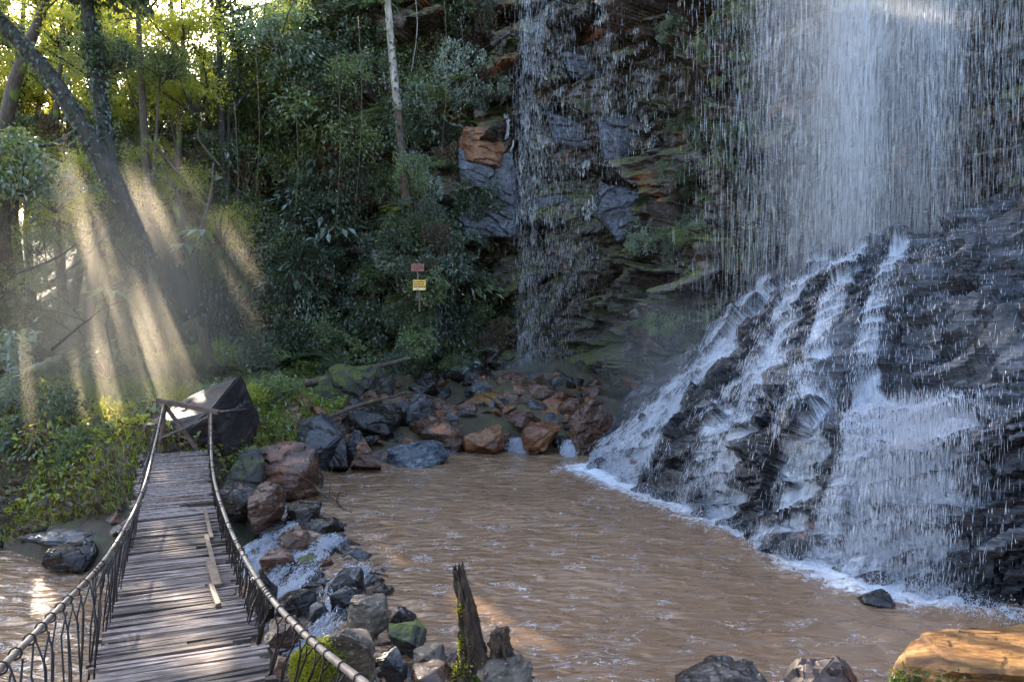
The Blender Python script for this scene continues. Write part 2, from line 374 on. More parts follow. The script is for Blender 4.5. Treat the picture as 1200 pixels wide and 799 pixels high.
def terrain_z(x, y):
    x = np.asarray(x, float); y = np.asarray(y, float)
    d = seg_dist(x, y, POLY); d = np.where(inside(x, y, POLY), -d, d)
    P = np.stack([x, y, np.zeros_like(x)], -1)
    n = fbm(P*.7, 4, 3)*.22+fbm(P*3.1, 3, 9)*.06
    left = ss(-3.4, -5.2, x)          # earth bank rises on the left
    back = ss(13, 16, y)
    near = ss(8, 5, y)*(1-left)
    z = -.9*ss(0, -1.2, d)+ss(0, .9, d)*(.25+.55*left*(1-near))
    z = z+left*np.clip(d-.5, 0, 40)*.13*(1-near)+(1-left)*back*np.clip(d, 0, 8)*.13
    z = z+near*np.clip(d, 0, 6)*.10
    # the hill that shuts the view at the left and behind
    hill = ss(0, 14, y-22-np.clip(-(x+11)*1.1, 0, 14)*.9)
    z = z+hill*9*ss(-34, -10, x)
    z = z+1.5*ss(20, 60, np.hypot(x, y))
    # behind the camera the bank climbs too
    z = z+ss(-2.5, -14, y)*7*ss(-40, -8, x)
    z = z + ss(8.5, 13, x)*4*ss(12, 5, y)
    return z+n*np.clip(.4+d*.6, .15, 1.4)
def stretch(lo, hi, step, far, k=1.18):
    c = list(np.arange(lo, hi, step)); s = step
    while c[-1] < far: s *= k; c.append(c[-1]+s)
    s = step; b = []; q = lo
    while q > -far: s *= k; q -= s; b.append(q)
    return np.array(b[::-1]+c)
def grid_faces(nx, ny):
    i, j = np.meshgrid(np.arange(nx-1), np.arange(ny-1), indexing='ij'); a = (i*ny+j).ravel()
    return np.stack([a, a+ny, a+ny+1, a+1], -1)
xs = stretch(-15, 11, .11, 220); ys = stretch(2, 27, .11, 220)
X, Y = np.meshgrid(xs, ys, indexing='ij'); Z = terrain_z(X, Y)
V = np.stack([X, Y, Z], -1).reshape(-1, 3)
tag(link(bpy.data.objects.new('ground', np_mesh('ground', V, grid_faces(len(xs), len(ys)), [M['soil']], True))), kind='structure')

APB = [(690, 548, 14.1), (760, 580, 12.0), (850, 615, 10.35), (960, 660, 8.77), (1060, 695, 7.84), (1200, 725, 7.19), (1400, 750, 6.7)]
APC = [(735, 462, 16.0), (812, 408, 15.3), (900, 338, 14.2), (962, 300, 13.2), (1060, 294, 12.6), (1175, 246, 12.0), (1400, 180, 11.6)]
APBX = np.array([((p[0]-600)/FPX*p[2], p[2]) for p in APB])
DAM = np.array([(-3.6, 12.4), (-2.75, 11.0), (-2.25, 9.4), (-1.8, 8.0), (-1.3, 6.6), (-.9, 5.0)])
def side_of_dam(x, y):
    xl = np.interp(y, DAM[::-1, 1], DAM[::-1, 0]); return xl-x     # >0: downstream (left)
def water_z(x, y):
    d = side_of_dam(x, y)+fbm(np.stack([x, y, 0*x], -1)*1.3, 2, 40)*.25
    step = ss(0, 1.6, d)
    return -.42*step
xs = np.arange(-13, 8.5, .045); ys = np.arange(1, 16.6, .045)
X, Y = np.meshgrid(xs, ys, indexing='ij'); Z = water_z(X, Y)
P = np.stack([X, Y, 0*X], -1)
band = ss(-.15, .35, side_of_dam(X, Y))*ss(2.3, .6, side_of_dam(X, Y))*ss(12.6, 11.6, Y)
ap = seg_dist(X, Y, APBX, False)
wk = np.interp(Y, [6.5, 7.2, 7.8, 8.8, 9.6, 10.4, 12, 14], [.4, .7, 1.15, 1.1, .8, .95, .9, 1.1]); foam = np.clip(.70*wk*np.exp(-(ap/(.80*wk))**1.3), 0, 1)+.14*np.exp(-ap/1.6)
wid = np.exp(-((np.hypot(X-3.9, Y-8.1))/1.1)**2); foam = np.maximum(foam, .75*wid)
foam = np.maximum(foam, .55*np.exp(-((np.hypot(X-1.3, Y-14.0))/.9)**2))
foam = np.maximum(foam, .45*np.exp(-((np.hypot(X-.9, Y-15.6))/.8)**2))
foam = np.maximum(foam, band*(.66+.22*vnoise(P*1.7, 8)))
_c, _s = math.cos(R(28)), math.sin(R(28)); PW = np.stack([X*_c-Y*_s+.3*fbm(P*.8, 2, 30), (X*_s+Y*_c)*2.3+.3*fbm(P*.9, 2, 31), 0*X], -1)
Z = Z+.022*fbm(PW*1.9, 3, 21, .42)+band*.06*fbm(P*4.0, 3, 22)+.05*np.exp(-ap/.5)*fbm(P*6, 2, 23)
scum = np.clip(ss(2.2, -1.0, X)*ss(12, 9, Y)*(.55+.7*vnoise(P*.9, 91))+.5*ss(7.5, 6.2, Y)*(X > -1)*(.6+.6*vnoise(P*.8, 92)), -1, 1)-.25  # where the white foam lines and painted glints gather
V = np.stack([X, Y, Z], -1).reshape(-1, 3)
tag(link(bpy.data.objects.new('water', np_mesh('water', V, grid_faces(len(xs), len(ys)), [M['water']], True, {'foam': foam.ravel(), 'scum': scum.ravel()}))), kind='structure')

# ------------------------------------------------------------------ cliffs (swept sheets)
BED = rotm('Y', 24)@rotm('X', -14)
def smooth_path(pts, n):
    pts = np.array(pts, float); t = np.arange(len(pts)); u = np.linspace(0, len(pts)-1, n)
    out = []
    for k in range(pts.shape[1]):
        p = pts[:, k]; i = np.clip(np.floor(u).astype(int), 0, len(pts)-2); f = u-i
        p0 = p[np.clip(i-1, 0, len(p)-1)]; p1 = p[i]; p2 = p[i+1]; p3 = p[np.clip(i+2, 0, len(p)-1)]
        out.append(.5*((2*p1)+(-p0+p2)*f+(2*p0-5*p1+4*p2-p3)*f**2+(-p0+3*p1-3*p2+p3)*f**3))
    return np.stack(out, -1), u
def normals(G):
    a = np.gradient(G, axis=0); b = np.gradient(G, axis=1); n = np.cross(a, b)
    return n/np.maximum(np.linalg.norm(n, axis=-1, keepdims=True), 1e-9)
# columns: x, y, base z, height, lean (metres back per metre up)
CL = [(-24, 37, 1.5, 3, 1.2), (-18, 29, 1.6, 6, 1.0), (-13.5, 24, 1.6, 11, .75), (-10, 22, 1.3, 14, .55), (-6.5, 21.3, 1.0, 15, .35), (-3.2, 21.8, .8, 15, .20), (-1.2, 22.6, .5, 15, .06),
      (.6, 22.9, .2, 15, .05), (2.2, 21.9, .2, 15, .07), (3.1, 19.9, .3, 15, .10), (4.2, 17.8, .3, 15, .10), (6.0, 16.7, .5, 15, .06), (8.2, 15.8, 1.5, 15, .05), (10.5, 14.2, 2.5, 14, .1), (12.6, 11.6, 3, 12, .2), (14.5, 7, 3.5, 9, .3), (17, 1, 3, 8, .4)]
cp, cu = smooth_path(CL, 560)
tz = np.linspace(0, 1, 330)
G = np.zeros((560, 330, 3))
dirx = np.gradient(cp[:, 0]); diry = np.gradient(cp[:, 1]); L = np.hypot(dirx, diry); nx = diry/L; ny = -dirx/L   # points to the pool
hh = tz[None, :]*cp[:, 3][:, None]
lean = cp[:, 4][:, None]*hh+np.where(tz > .93, (tz-.93)*40, 0)[None, :]
G[..., 0] = cp[:, 0][:, None]-nx[:, None]*lean
G[..., 1] = cp[:, 1][:, None]-ny[:, None]*lean
G[..., 2] = cp[:, 2][:, None]-1.2+hh
N0 = normals(G); sgn = np.sign((N0[..., 0]*nx[:, None]+N0[..., 1]*ny[:, None]).mean()); N0 *= sgn
big = fbm(G*.28, 3, 50)*.9
sel = ss(-.2, .5, fbm(G*.5, 2, 55))
D = big+.52*blocks(G, (1.9, 1.7, .95), BED, 51, 1.1)+(.10+.10*sel)*blocks(G, (1.0, .8, .40), BED, 52, 1.2)+.05*blocks(G, (.38, .35, .16), BED, 56, 1.0)+.02*fbm(G*3, 3, 53)
# a ledge under the pale slab left of the far fall
G2 = G+N0*D[..., None]
CLIFF = G2; CLN = N0
tag(link(bpy.data.objects.new('cliff', np_mesh('cliff', G2.reshape(-1, 3), grid_faces(560, 330)[:, ::int(-sgn) if sgn < 0 else 1], [M['cliff']], False))), kind='structure')

bp, u = smooth_path([(*W(*p)[:2], -.5) for p in APB], 440)
cpp, u = smooth_path([tuple(W(*p)) for p in APC], 440)
NV = 330; v = np.linspace(0, 1.35, NV)
prof_h = np.interp(v, [0, .12, .3, .5, .75, 1, 1.12, 1.35], [0, .22, .46, .62, .84, 1, 1.0, .93])   # share of height
prof_d = np.interp(v, [0, .12, .3, .5, .75, 1, 1.12, 1.35], [0, .03, .12, .36, .66, 1, 1.25, 1.9])    # share of run
A = np.zeros((440, NV, 3))
for k in (0, 1): A[..., k] = bp[:, k][:, None]+(cpp[:, k]-bp[:, k])[:, None]*prof_d[None, :]
A[..., 2] = bp[:, 2][:, None]+(cpp[:, 2]-bp[:, 2])[:, None]*prof_h[None, :]
AN = normals(A); AN *= np.sign(AN[..., 2].mean())
sc = np.clip((cpp[:, 2]-.3)/3, .35, 1)[:, None]
BEDA = rotm('Y', 20)@rotm('X', 12)
big = fbm(A*.55, 3, 60)*.26*sc
DA = big+sc*(.13*blocks(A, (2.1, 1.4, .6), BEDA, 61, .9)+.085*blocks(A, (1.0, .7, .2), BEDA, 62, .9)+.035*blocks(A, (.5, .35, .10), BEDA, 64, .8))+.010*fbm(A*5, 3, 63)
A2 = A+AN*DA[..., None]

# ------------------------------------------------------------------ falling water
def spindles(P0, P1, w):
    n = len(P0); d = P1-P0; L = np.linalg.norm(d, axis=1, keepdims=True); d = d/L
    r = RNG.normal(size=(n, 3)); a = np.cross(d, r); a /= np.linalg.norm(a, axis=1, keepdims=True); b = np.cross(d, a)
    mid = P0*.4+P1*.6; w = np.asarray(w).reshape(-1, 1)
    Vv = np.stack([P0, P1]+[mid+(a*math.cos(t)+b*math.sin(t))*w/2 for t in (0, 2.094, 4.189)], 1).reshape(-1, 3)
    o = np.arange(n)[:, None]*5
    F = np.concatenate([o+np.array(f) for f in ([0, 2, 3], [0, 3, 4], [0, 4, 2], [1, 3, 2], [1, 4, 3], [1, 2, 4])])
    return Vv, F
def sample_grid(Gd, i, j):
    i = np.clip(i, 0, Gd.shape[0]-1.001); j = np.clip(j, 0, Gd.shape[1]-1.001)
    a = i.astype(int); b = j.astype(int); f = (i-a)[..., None]; g = (j-b)[..., None]
    return (Gd[a, b]*(1-f)+Gd[a+1, b]*f)*(1-g)+(Gd[a, b+1]*(1-f)+Gd[a+1, b+1]*f)*g
def ribbons(paths, nrm, w):
    n, k, _ = paths.shape
    t = np.gradient(paths, axis=1); s = np.cross(t, nrm); s /= np.maximum(np.linalg.norm(s, axis=-1, keepdims=True), 1e-9)
    prof = np.sin(np.linspace(.12, math.pi-.12, k))[None, :, None]
    a = paths+s*w[:, None, None]*prof*.5; b = paths-s*w[:, None, None]*prof*.5
    c = paths+nrm*w[:, None, None]*.35*prof
    Vv = np.stack([a, c, b], 2).reshape(-1, 3)
    o = (np.arange(n)[:, None]*k*3+np.arange(k-1)[None, :]*3).ravel()[:, None]
    return Vv, np.concatenate([o+np.array([0, 1, 4, 3]), o+np.array([1, 2, 5, 4])])
def join(parts):
    Vs = []; Fs = {}; o = 0
    for Vv, F in parts:
        Vs.append(Vv); Fs.setdefault(F.shape[1], []).append(F+o); o += len(Vv)
    return np.concatenate(Vs), [np.concatenate(f) for f in Fs.values()]

# cascade on the slope.  s knots 0..6 -> grid index, v share 0..1.35
def sv(s, vv): return s/6*439, np.interp(vv, v, np.arange(NV))
FLOW = np.zeros((440, NV))
def blur(a, r):
    for ax in (0, 1):
        k = np.exp(-np.arange(-3*r, 3*r+1)**2/(2*r*r)); k /= k.sum()
        a = np.apply_along_axis(lambda m: np.convolve(m, k, 'same'), ax, a)
    return a
RELIEF = blur(DA, 5)
ASM = A+AN*RELIEF[..., None]                 # the rock without its finest steps
def slope_flow(n, s_top, v_top, s_bot, v_bot, wid_t, wid_b, w=(.008, .03), seglen=(.015, .06), lift=.012, seed=0, curve=0, amt=1.0, nst=12):
    rg = np.random.default_rng(seed)
    m = int(n*6); tt = rg.random(m); strand = rg.integers(0, nst, m)
    def S(tt, strand, off):
        wob = .28*vnoise(np.stack([tt*5, strand*7.7, 0*tt+seed], -1), 3)+.12*vnoise(np.stack([tt*15, strand*3.3, 0*tt+seed], -1), 4)
        return s_top+(s_bot-s_top)*(tt+curve*tt*(1-tt))+(wid_t+(wid_b-wid_t)*tt)*(off+wob*2)
    soff = lambda st: np.sin(st*2.399+seed)*.95
    i, j = sv(S(tt, strand, rg.normal(size=m)*.28+soff(strand)), v_top+(v_bot-v_top)*tt)
    i = i.astype(int); j = j.astype(int); ok = (i >= 0) & (i < 440) & (j >= 0) & (j < NV)
    np.add.at(FLOW, (i[ok], j[ok]), amt*rg.random(ok.sum())*2)
    n = int(n*1.15); q = rg.random(n); strand = rg.integers(0, nst, n); off = rg.normal(size=n)*.32+soff(strand)
    i, j = sv(S(q, strand, off), v_top+(v_bot-v_top)*q); i2, j2 = sv(S(q, strand, off)+(s_bot-s_top)*.01, v_top+(v_bot-v_top)*(q+.01))
    p = sample_grid(A2, i, j); nn = sample_grid(AN, i, j); d = sample_grid(A, i2, j2)-sample_grid(A, i, j); d /= np.maximum(np.linalg.norm(d, axis=1, keepdims=True), 1e-6)
    d = d+np.array([0, 0, -.35])+rg.normal(size=(n, 3))*.10; d /= np.linalg.norm(d, axis=1, keepdims=True)
    p = p+nn*(lift+rg.exponential(.025, n)[:, None]); l = rg.uniform(.03, .17, n)[:, None]
    return spindles(p, p+d*l, rg.uniform(*w, n))
fine = (.0025, .007)
casc = []
casc.append(slope_flow(6500, 2.1, .99, .30, .02, .13, .34, w=fine, seed=1, curve=.35))
casc.append(slope_flow(2600, 1.6, .95, -.1, .1, .12, .16, w=fine, seed=11, curve=.3))
casc.append(slope_flow(8500, 3.0, 1.04, 1.70, .0, .13, .30, w=fine, seed=2, curve=.1))
casc.append(slope_flow(4200, 3.5, 1.04, 2.60, .0, .09, .16, w=fine, seed=3))
casc.append(slope_flow(3200, 4.0, 1.04, 3.05, .0, .07, .13, w=fine, seed=4, curve=-.3))
casc.append(slope_flow(7500, 4.05, .46, 3.75, .0, .42, .46, w=(.003, .008), seed=5, nst=40, amt=.8))
casc.append(slope_flow(1500, 4.0, 1.05, 3.9, .35, .55, .4, w=(.003, .007), seed=6, nst=30, amt=.8))
casc.append(slope_flow(700, 5.0, 1.0, 4.6, .1, .5, .4, w=(.003, .007), seed=7, nst=25, amt=.7))
for k in range(16):
    s0 = random.uniform(.8, 5.4)
    casc.append(slope_flow(random.randint(40, 150), s0, 1.0, s0-random.uniform(.2, 1.1), random.uniform(0, .3), .015, .04, w=(.003, .010), seed=20+k, nst=3))
n = 9000; uu = RNG.uniform(0, 5.0, n)
bx = np.interp(uu, np.arange(7), APBX[:, 0]); by = np.interp(uu, np.arange(7), APBX[:, 1])
wgt = np.interp(uu, [0, .4, 1, 1.8, 2.4, 3, 3.6, 4.2, 5.0], [1, 1, .4, 1, .3, .5, 1.2, .9, .1])
hgt = RNG.exponential(.10, n)*wgt
p0 = np.stack([bx-RNG.normal(.05, .14, n), by-RNG.normal(.10, .14, n), .01+hgt], -1)
p1 = p0+RNG.normal(size=(n, 3))*np.array([.008, .008, .014]); casc.append(spindles(p0, p1, RNG.uniform(.003, .010, n)))
for (px, Yd, w_, h_) in ((603, 15.9, .12, .25), (612, 15.7, .10, .2), (665, 15.3, .14, .3), (668, 15.2, .1, .22)):
    c_ = W(px, 500, Yd); nq = 900; xx = c_.x+RNG.normal(0, w_*.6, nq); zz = RNG.uniform(0, h_, nq); pp = np.stack([xx+zz*.3, Yd+zz*.8+RNG.normal(0, .03, nq)-.1, zz], -1); casc.append(spindles(pp, pp+np.array([-.01, -.03, -.04])*RNG.uniform(.5, 2, (nq, 1)), RNG.uniform(.004, .012, nq)))
Vv, Ff = join(casc)
o = link(bpy.data.objects.new('cascade', np_mesh('cascade', Vv, Ff, [M['drops']], False)))
tag(o, 'white cascade streaming down the black rock slope into the pool', 'cascade')
FL = blur(FLOW, 2.0); FL = (FL/(np.percentile(FL, 95)+1e-9))**.55
FL *= (.8+.8*np.clip(-(DA-RELIEF)*9+.2, -.5, 1))         # hollows run white, ridges stand dry
FL = np.clip(FL, 0, 1)
ii, jj = np.meshgrid(np.linspace(0, 6, 440)*1.6, v*4.2, indexing='ij')
apr = link(bpy.data.objects.new('rock_slope', np_mesh('rock_slope', A2.reshape(-1, 3), grid_faces(440, NV), [M['apron']], False,
      {'flow': FL.ravel(), 'su': ii.ravel(), 'sv': jj.ravel()})))
tag(apr, 'great black wet rock slope under the main waterfall', 'rock slope')

# rapids of the outlet: water running between the stones
rp = []
for k_, (pth, wd_, n_) in enumerate([([(362, 588, 11.0), (335, 603, 10.4), (300, 628, 9.6), (285, 650, 9.0)], .22, 9000), ([(395, 640, 9.5), (375, 655, 9.1), (345, 690, 8.1), (318, 712, 7.5)], .14, 5000), ([(425, 672, 8.4), (400, 690, 7.9), (388, 735, 7.0), (345, 760, 6.5)], .12, 4500), ([(350, 650, 9.2), (310, 690, 8.2), (290, 730, 7.3)], .10, 2500)]):
    q_, _ = smooth_path([(*W(*p_)[:2], 0) for p_ in pth], 120); t_ = RNG.random(n_)*118; a_ = t_.astype(int); d_ = q_[np.minimum(a_+1, 119)]-q_[a_]; d_ /= np.linalg.norm(d_, axis=1, keepdims=True)
    st_ = np.sin(RNG.integers(0, 9, n_)*2.4+t_*.07); sd_ = np.stack([-d_[:, 1], d_[:, 0], 0*t_], -1); pp = q_[a_]+d_*RNG.random((n_, 1))*.03+sd_*(wd_*(st_*.8+RNG.normal(0, .25, n_)))[:, None]
    pp[:, 2] = water_z(pp[:, 0], pp[:, 1])+.02+np.abs(RNG.normal(0, .035, n_))+.03*np.sin(t_*.35+st_*3)
    rp.append(spindles(pp, pp+(d_+np.array([0, 0, -.15])+RNG.normal(0, .25, (n_, 3)))*RNG.uniform(.02, .08, (n_, 1)), RNG.uniform(.004, .011, n_)))
Vv, Ff = join(rp)
tag(link(bpy.data.objects.new('rapids', np_mesh('rapids', Vv, Ff, [M['drops']], False))), 'small white rapids between the wet stones right of the bridge', 'rapids')

def curtain(n, xr, yr, zr, w=(.004, .010), ln=(.05, .28), dens=None):
    x = RNG.uniform(*xr, n*6); z = RNG.uniform(*zr, n*6)
    if dens is not None:
        keep = RNG.random(n*6) < dens(x, z); x = x[keep]; z = z[keep]
    x = x[:n]; z = z[:n]
    n = len(x); y = RNG.uniform(*yr, n); l = RNG.uniform(*ln, n)
    p0 = np.stack([x, y, z], -1); p1 = p0+np.stack([RNG.normal(0, .004, n), RNG.normal(0, .004, n), -l], -1)
    return spindles(p0, p1, RNG.uniform(*w, n))
def dens_main(x, z):
    st = .5+.5*fbm(np.stack([x*2.6, z*.14, 0*x], -1), 4, 77); cl = .5+.6*vnoise(np.stack([x*.9+3, z*.35, 0*x], -1), 78)
    core = np.exp(-((x-5.6-.05*(z-6))/.62)**2)+.40*np.exp(-((x-6.9)/.5)**2)+.22*np.exp(-((x-4.6)/.9)**2)+.12
    return np.clip((core*(.25+1.0*st*cl)+.05)*(.7+.6*st)*(.12+.88*ss(3.1, 5.5, x))*(1-.6*ss(6.8, 8.6, x)), 0, 1)
parts = [curtain(34000, (3.2, 9.6), (12.7, 14.3), (1.6, 13.9), (.0012, .0028), (.25, .9), dens_main),
         curtain(18000, (3.2, 9.6), (12.7, 14.3), (1.6, 13.5), (.0016, .0038), (.12, .5), dens_main),
         curtain(4000, (3.2, 9.6), (12.7, 14.3), (1.6, 13.5), (.004, .007), (.05, .2), dens_main),
         curtain(9000, (2.7, 10), (11.5, 14.3), (1.0, 13.5), (.0015, .004), (.06, .3)),
         curtain(2200, (3.2, 8.2), (8.8, 12), (.6, 8), (.0012, .0035), (.04, .16), lambda x, z: np.clip(1-(x-6)**2/8, 0, 1)),
         curtain(6000, (3.5, 5.1), (7.7, 8.8), (.05, 2.0), (.002, .006), (.06, .25), lambda x, z: np.exp(-((x-4.2)/.5)**2))]
Vv, Ff = join(parts)
o = link(bpy.data.objects.new('main_waterfall', np_mesh('main_waterfall', Vv, Ff, [M['drops']], False)))
tag(o, 'tall white veil of falling water at the right above the black slope', 'waterfall')

CLSM = G+N0*(blur(D, 4))[..., None]
def wall_flow(n, x_top, x_bot, wt, wb, zr, w, seed, lift=.03, strands=9):
    rg = np.random.default_rng(seed); q = rg.random(n); st = rg.integers(0, strands, n)
    off = rg.normal(size=n)*.16+np.sin(st*2.7+seed)*.9; k = 4; ln = rg.uniform(.05, .3, n)/(zr[1]-zr[0])
    tt = np.clip(q[:, None]+np.linspace(0, 1, k)[None, :]*ln[:, None], 0, 1)
    z = zr[1]-(zr[1]-zr[0])*tt
    wob = .5*vnoise(np.stack([tt*6, st[:, None]*5.1+0*tt, 0*tt+seed], -1), 5)+.25*vnoise(np.stack([tt*19, st[:, None]*5.1+0*tt, 0*tt+seed], -1), 6)
    x = x_top+(x_bot-x_top)*tt+(wt+(wb-wt)*tt)*(off[:, None]+wob)
    colx = G[:, 60, 0]; i = np.interp(x, colx[180:440], np.arange(180, 440)); ic = i.astype(int)
    j = (z-cp[ic, 2]+1.2)/cp[ic, 3]*329
    p = sample_grid(CLIFF, i, j)[:, 0]; nn = sample_grid(CLN, i, j)[:, 0]; p = p+nn*(lift+rg.exponential(.05, n)[:, None])
    l = rg.uniform(.05, .26, n)
    return spindles(p, p+np.stack([rg.normal(0, .03, n)*l*3, 0*l, -l], -1), rg.uniform(*w, n))
def dens_far(x, z):
    return np.clip(.8*np.exp(-((x-.4)/.3)**2)+.25*np.exp(-((x-1.2)/.7)**2)+.35*np.exp(-((x-2.6)/.35)**2)*(z > 5), 0, 1)
fl = [wall_flow(5000, .6, .35, .30, .22, (.4, 13), (.004, .012), 1), wall_flow(4200, 1.4, 1.1, .75, .6, (.4, 13), (.002, .006), 8, strands=26), wall_flow(2600, 2.7, 2.0, .35, .5, (3, 13), (.002, .007), 9, strands=18), wall_flow(900, 1.2, 1.0, .35, .3, (.4, 13), (.005, .018), 2),
      wall_flow(1500, 2.8, 2.4, .22, .3, (7, 13), (.006, .016), 3), wall_flow(500, -.1, -.15, .06, .08, (5.5, 9.5), (.010, .026), 4, strands=3),
      wall_flow(700, 2.4, 1.2, .4, .5, (.4, 7), (.005, .014), 5, strands=14), wall_flow(260, 2.0, 2.0, .06, .08, (5.5, 7.5), (.010, .03), 6, strands=3),
      curtain(4200, (-.5, 3.4), (20.8, 21.8), (.4, 13), (.002, .005), (.10, .4), dens_far)]
Vv, Ff = join(fl)
o = link(bpy.data.objects.new('far_waterfall', np_mesh('far_waterfall', Vv, Ff, [M['drops']], False)))
tag(o, 'thin strands of water running down the dark back wall', 'waterfall')

# ------------------------------------------------------------------ rocks
def refine(bm, L, rounds=6):
    for _ in range(rounds):
        e = [e for e in bm.edges if e.calc_length() > L]
        if not e: break
        bmesh.ops.subdivide_edges(bm, edges=e, cuts=1)
        bmesh.ops.triangulate(bm, faces=[f for f in bm.faces if len(f.verts) > 3])
def hull_mesh(name, pts, mat, seed=0, bev=.014, rough=.024, L=None, chips=1.0):
    pts = np.array([tuple(p) for p in pts]); size = np.linalg.norm(pts.max(0)-pts.min(0))/1.7
    bm = bmesh.new()
    for p in pts: bm.verts.new(p)
    r = bmesh.ops.convex_hull(bm, input=bm.verts)
    bmesh.ops.delete(bm, geom=[x for x in r['geom_interior'] if isinstance(x, bmesh.types.BMVert)], context='VERTS')
    bmesh.ops.dissolve_limit(bm, angle_limit=R(4), verts=bm.verts, edges=bm.edges)
    bmesh.ops.bevel(bm, geom=list(bm.edges), offset=bev*size, segments=2, affect='EDGES', clamp_overlap=True)
    bmesh.ops.triangulate(bm, faces=bm.faces)
    refine(bm, L or size*.07)
    bm.normal_update(); bm.verts.ensure_lookup_table()
    Vv = np.array([v_.co for v_ in bm.verts]); Nn = np.array([v_.normal for v_ in bm.verts])
    rot = rotm('X', seed*37 % 90-45)@rotm('Z', seed*71 % 180)
    d = rough*size*(fbm(Vv/size*3.1+seed*3.7, 4, seed)+chips*blocks(Vv/size+seed, (.5, .6, .14), rot, seed+5, .3))
    Vv = Vv+Nn*d[:, None]
    for v_, c in zip(bm.verts, Vv): v_.co = c
    me = bpy.data.meshes.new(name); bm.to_mesh(me); bm.free(); me.materials.append(mat)
    return me
def rand_pts(seed, dims, n=13, boxy=.5):
    rg = np.random.default_rng(seed); p = rg.normal(size=(n, 3)); p /= np.linalg.norm(p, axis=1, keepdims=True)
    b = p/np.abs(p).max(1, keepdims=True); p = p*(1-boxy)+b*boxy*.9
    q = p*np.array(dims)/2*rg.uniform(.8, 1.1, (n, 1)); q[:, 2] += dims[2]*.5*.6
    return q
ALLLAB = {}
def autolabel(o, label, cat, group):
    """labels collected; repeats are told apart by size and order afterwards"""
    ALLLAB.setdefault(label, []).append(o); o['category'] = cat; o['group'] = group
CUST = []
def custom_rock(name, pts, mat, label, seed, bev=.014, rough=.024, L=None, chips=1.0, cat='rock', group=None):
    P = np.array([tuple(p) for p in pts]); c = np.array([P[:, 0].mean(), P[:, 1].mean(), P[:, 2].min()])
    o = bpy.data.objects.new(name, hull_mesh(name, P-c, M[mat], seed, bev, rough, L, chips)); o.location = c
    link(o); tag(o, label, cat, group); CUST.append((P.mean(0), np.ptp(P[:, 0])/2)); return o
def quick(px0, px1, py0, py1, Y, mat, label, seed, depth=1.0, n=24, boxy=.5, name='boulder', rough=.028, lean=None, group='boulders along the pool', L=None):
    a = W(px0, py1, Y); b = W(px1, py0, Y)
    w = b.x-a.x; h = b.z-a.z; cx = (a.x+b.x)/2
    pts = rand_pts(seed, (w*1.05, w*depth, h*1.25), n, boxy); pts[:, 2] += -pts[:, 2].min()-h*.18
    k = h/max(1e-3, pts[:, 2].max()); pts[:, 2] *= np.where(pts[:, 2] > 0, k, 1)
    pts = pts+np.array([cx, Y+w*depth*.25, a.z])
    return custom_rock(name, pts, mat, label, seed, rough=rough, group=group, L=L)
# the dark slab behind the end of the bridge
custom_rock('slab_boulder', [W(158, 503, 12.0), W(282, 438, 12.6), W(289, 450, 13.3), W(303, 492, 13.0), W(262, 508, 11.9), W(246, 482, 11.5), W(175, 540, 11.7), W(268, 545, 11.8), W(190, 560, 13.2), W(300, 540, 13.2), W(215, 468, 12.9), W(165, 512, 12.9)],
            'r_bigdark', 'big dark wedge-shaped slab rising to a point behind the end of the bridge', 3, bev=.012, rough=.014, L=.09, group='boulders along the pool')
quick(248, 305, 524, 600, 11.1, 'r_moss', 'squared brown mossy boulder right beside the end of the bridge', 12, boxy=.9)
quick(290, 368, 522, 585, 11.6, 'r_brown', 'long dark red-brown boulder between mossy block and pool', 13, boxy=.8)
quick(246, 300, 570, 606, 10.4, 'r_dark', 'low dark boulder under the squared mossy boulder', 14)
quick(284, 330, 568, 618, 10.2, 'r_brown', 'pyramid-shaped brown boulder at the head of the little white rapid', 15, boxy=.1)
quick(322, 400, 488, 545, 13.9, 'r_grey', 'rounded grey ribbed boulder beside the pool, left of the pointed pair', 16, boxy=.2)
custom_rock('pointed_boulder', [W(385, 546, 13.6), W(404, 508, 13.7), W(407, 548, 13.5), W(384, 552, 14.1), W(404, 512, 14.0), W(408, 550, 14.1)], 'r_dark', 'left narrow pointed dark stone standing in the pool edge', 17, L=.06, group='pointed stones at the pool edge')
custom_rock('pointed_boulder', [W(410, 546, 13.6), W(424, 510, 13.7), W(447, 547, 13.5), W(412, 551, 14.1), W(426, 514, 14.1), W(446, 550, 14.1)], 'r_brown', 'right pointed stone with orange side standing in the pool edge', 18, L=.06, group='pointed stones at the pool edge')
quick(404, 424, 505, 535, 14.2, 'r_grey', 'pale wet slab between the two pointed stones', 19, boxy=.9)
quick(444, 528, 522, 556, 14.3, 'r_pebbly', 'low blue-grey pebbly boulder lying at the edge of the pool', 20, boxy=.1, rough=.03)
quick(402, 470, 472, 513, 15.6, 'r_dark', 'big dark shadowed boulder in the middle of the rubble', 21, boxy=.3)
quick(608, 660, 498, 526, 15.5, 'r_orange', 'rusty orange-topped block by the small white chute', 22, boxy=.7)
quick(622, 672, 470, 492, 17.2, 'r_orange', 'orange-topped stone below the far waterfall', 23, boxy=.3)
quick(552, 612, 458, 480, 18.5, 'r_ochre', 'ochre rounded stone in the mist at the foot of the far waterfall', 24, boxy=.2)
quick(665, 722, 468, 532, 15.3, 'r_brown', 'dark brown boulder at the left foot of the rock slope', 25, boxy=.4)
quick(735, 790, 538, 572, 12.7, 'r_orange', 'reddish boulder under the white torrent at the waterline', 26, boxy=.5)
quick(540, 590, 500, 532, 15.5, 'r_orange', 'brown and orange block near the water right of the pebbly boulder', 27, boxy=.6)
quick(490, 545, 495, 528, 15.6, 'r_brown', 'dark red-brown block behind the pebbly boulder', 28, boxy=.6)
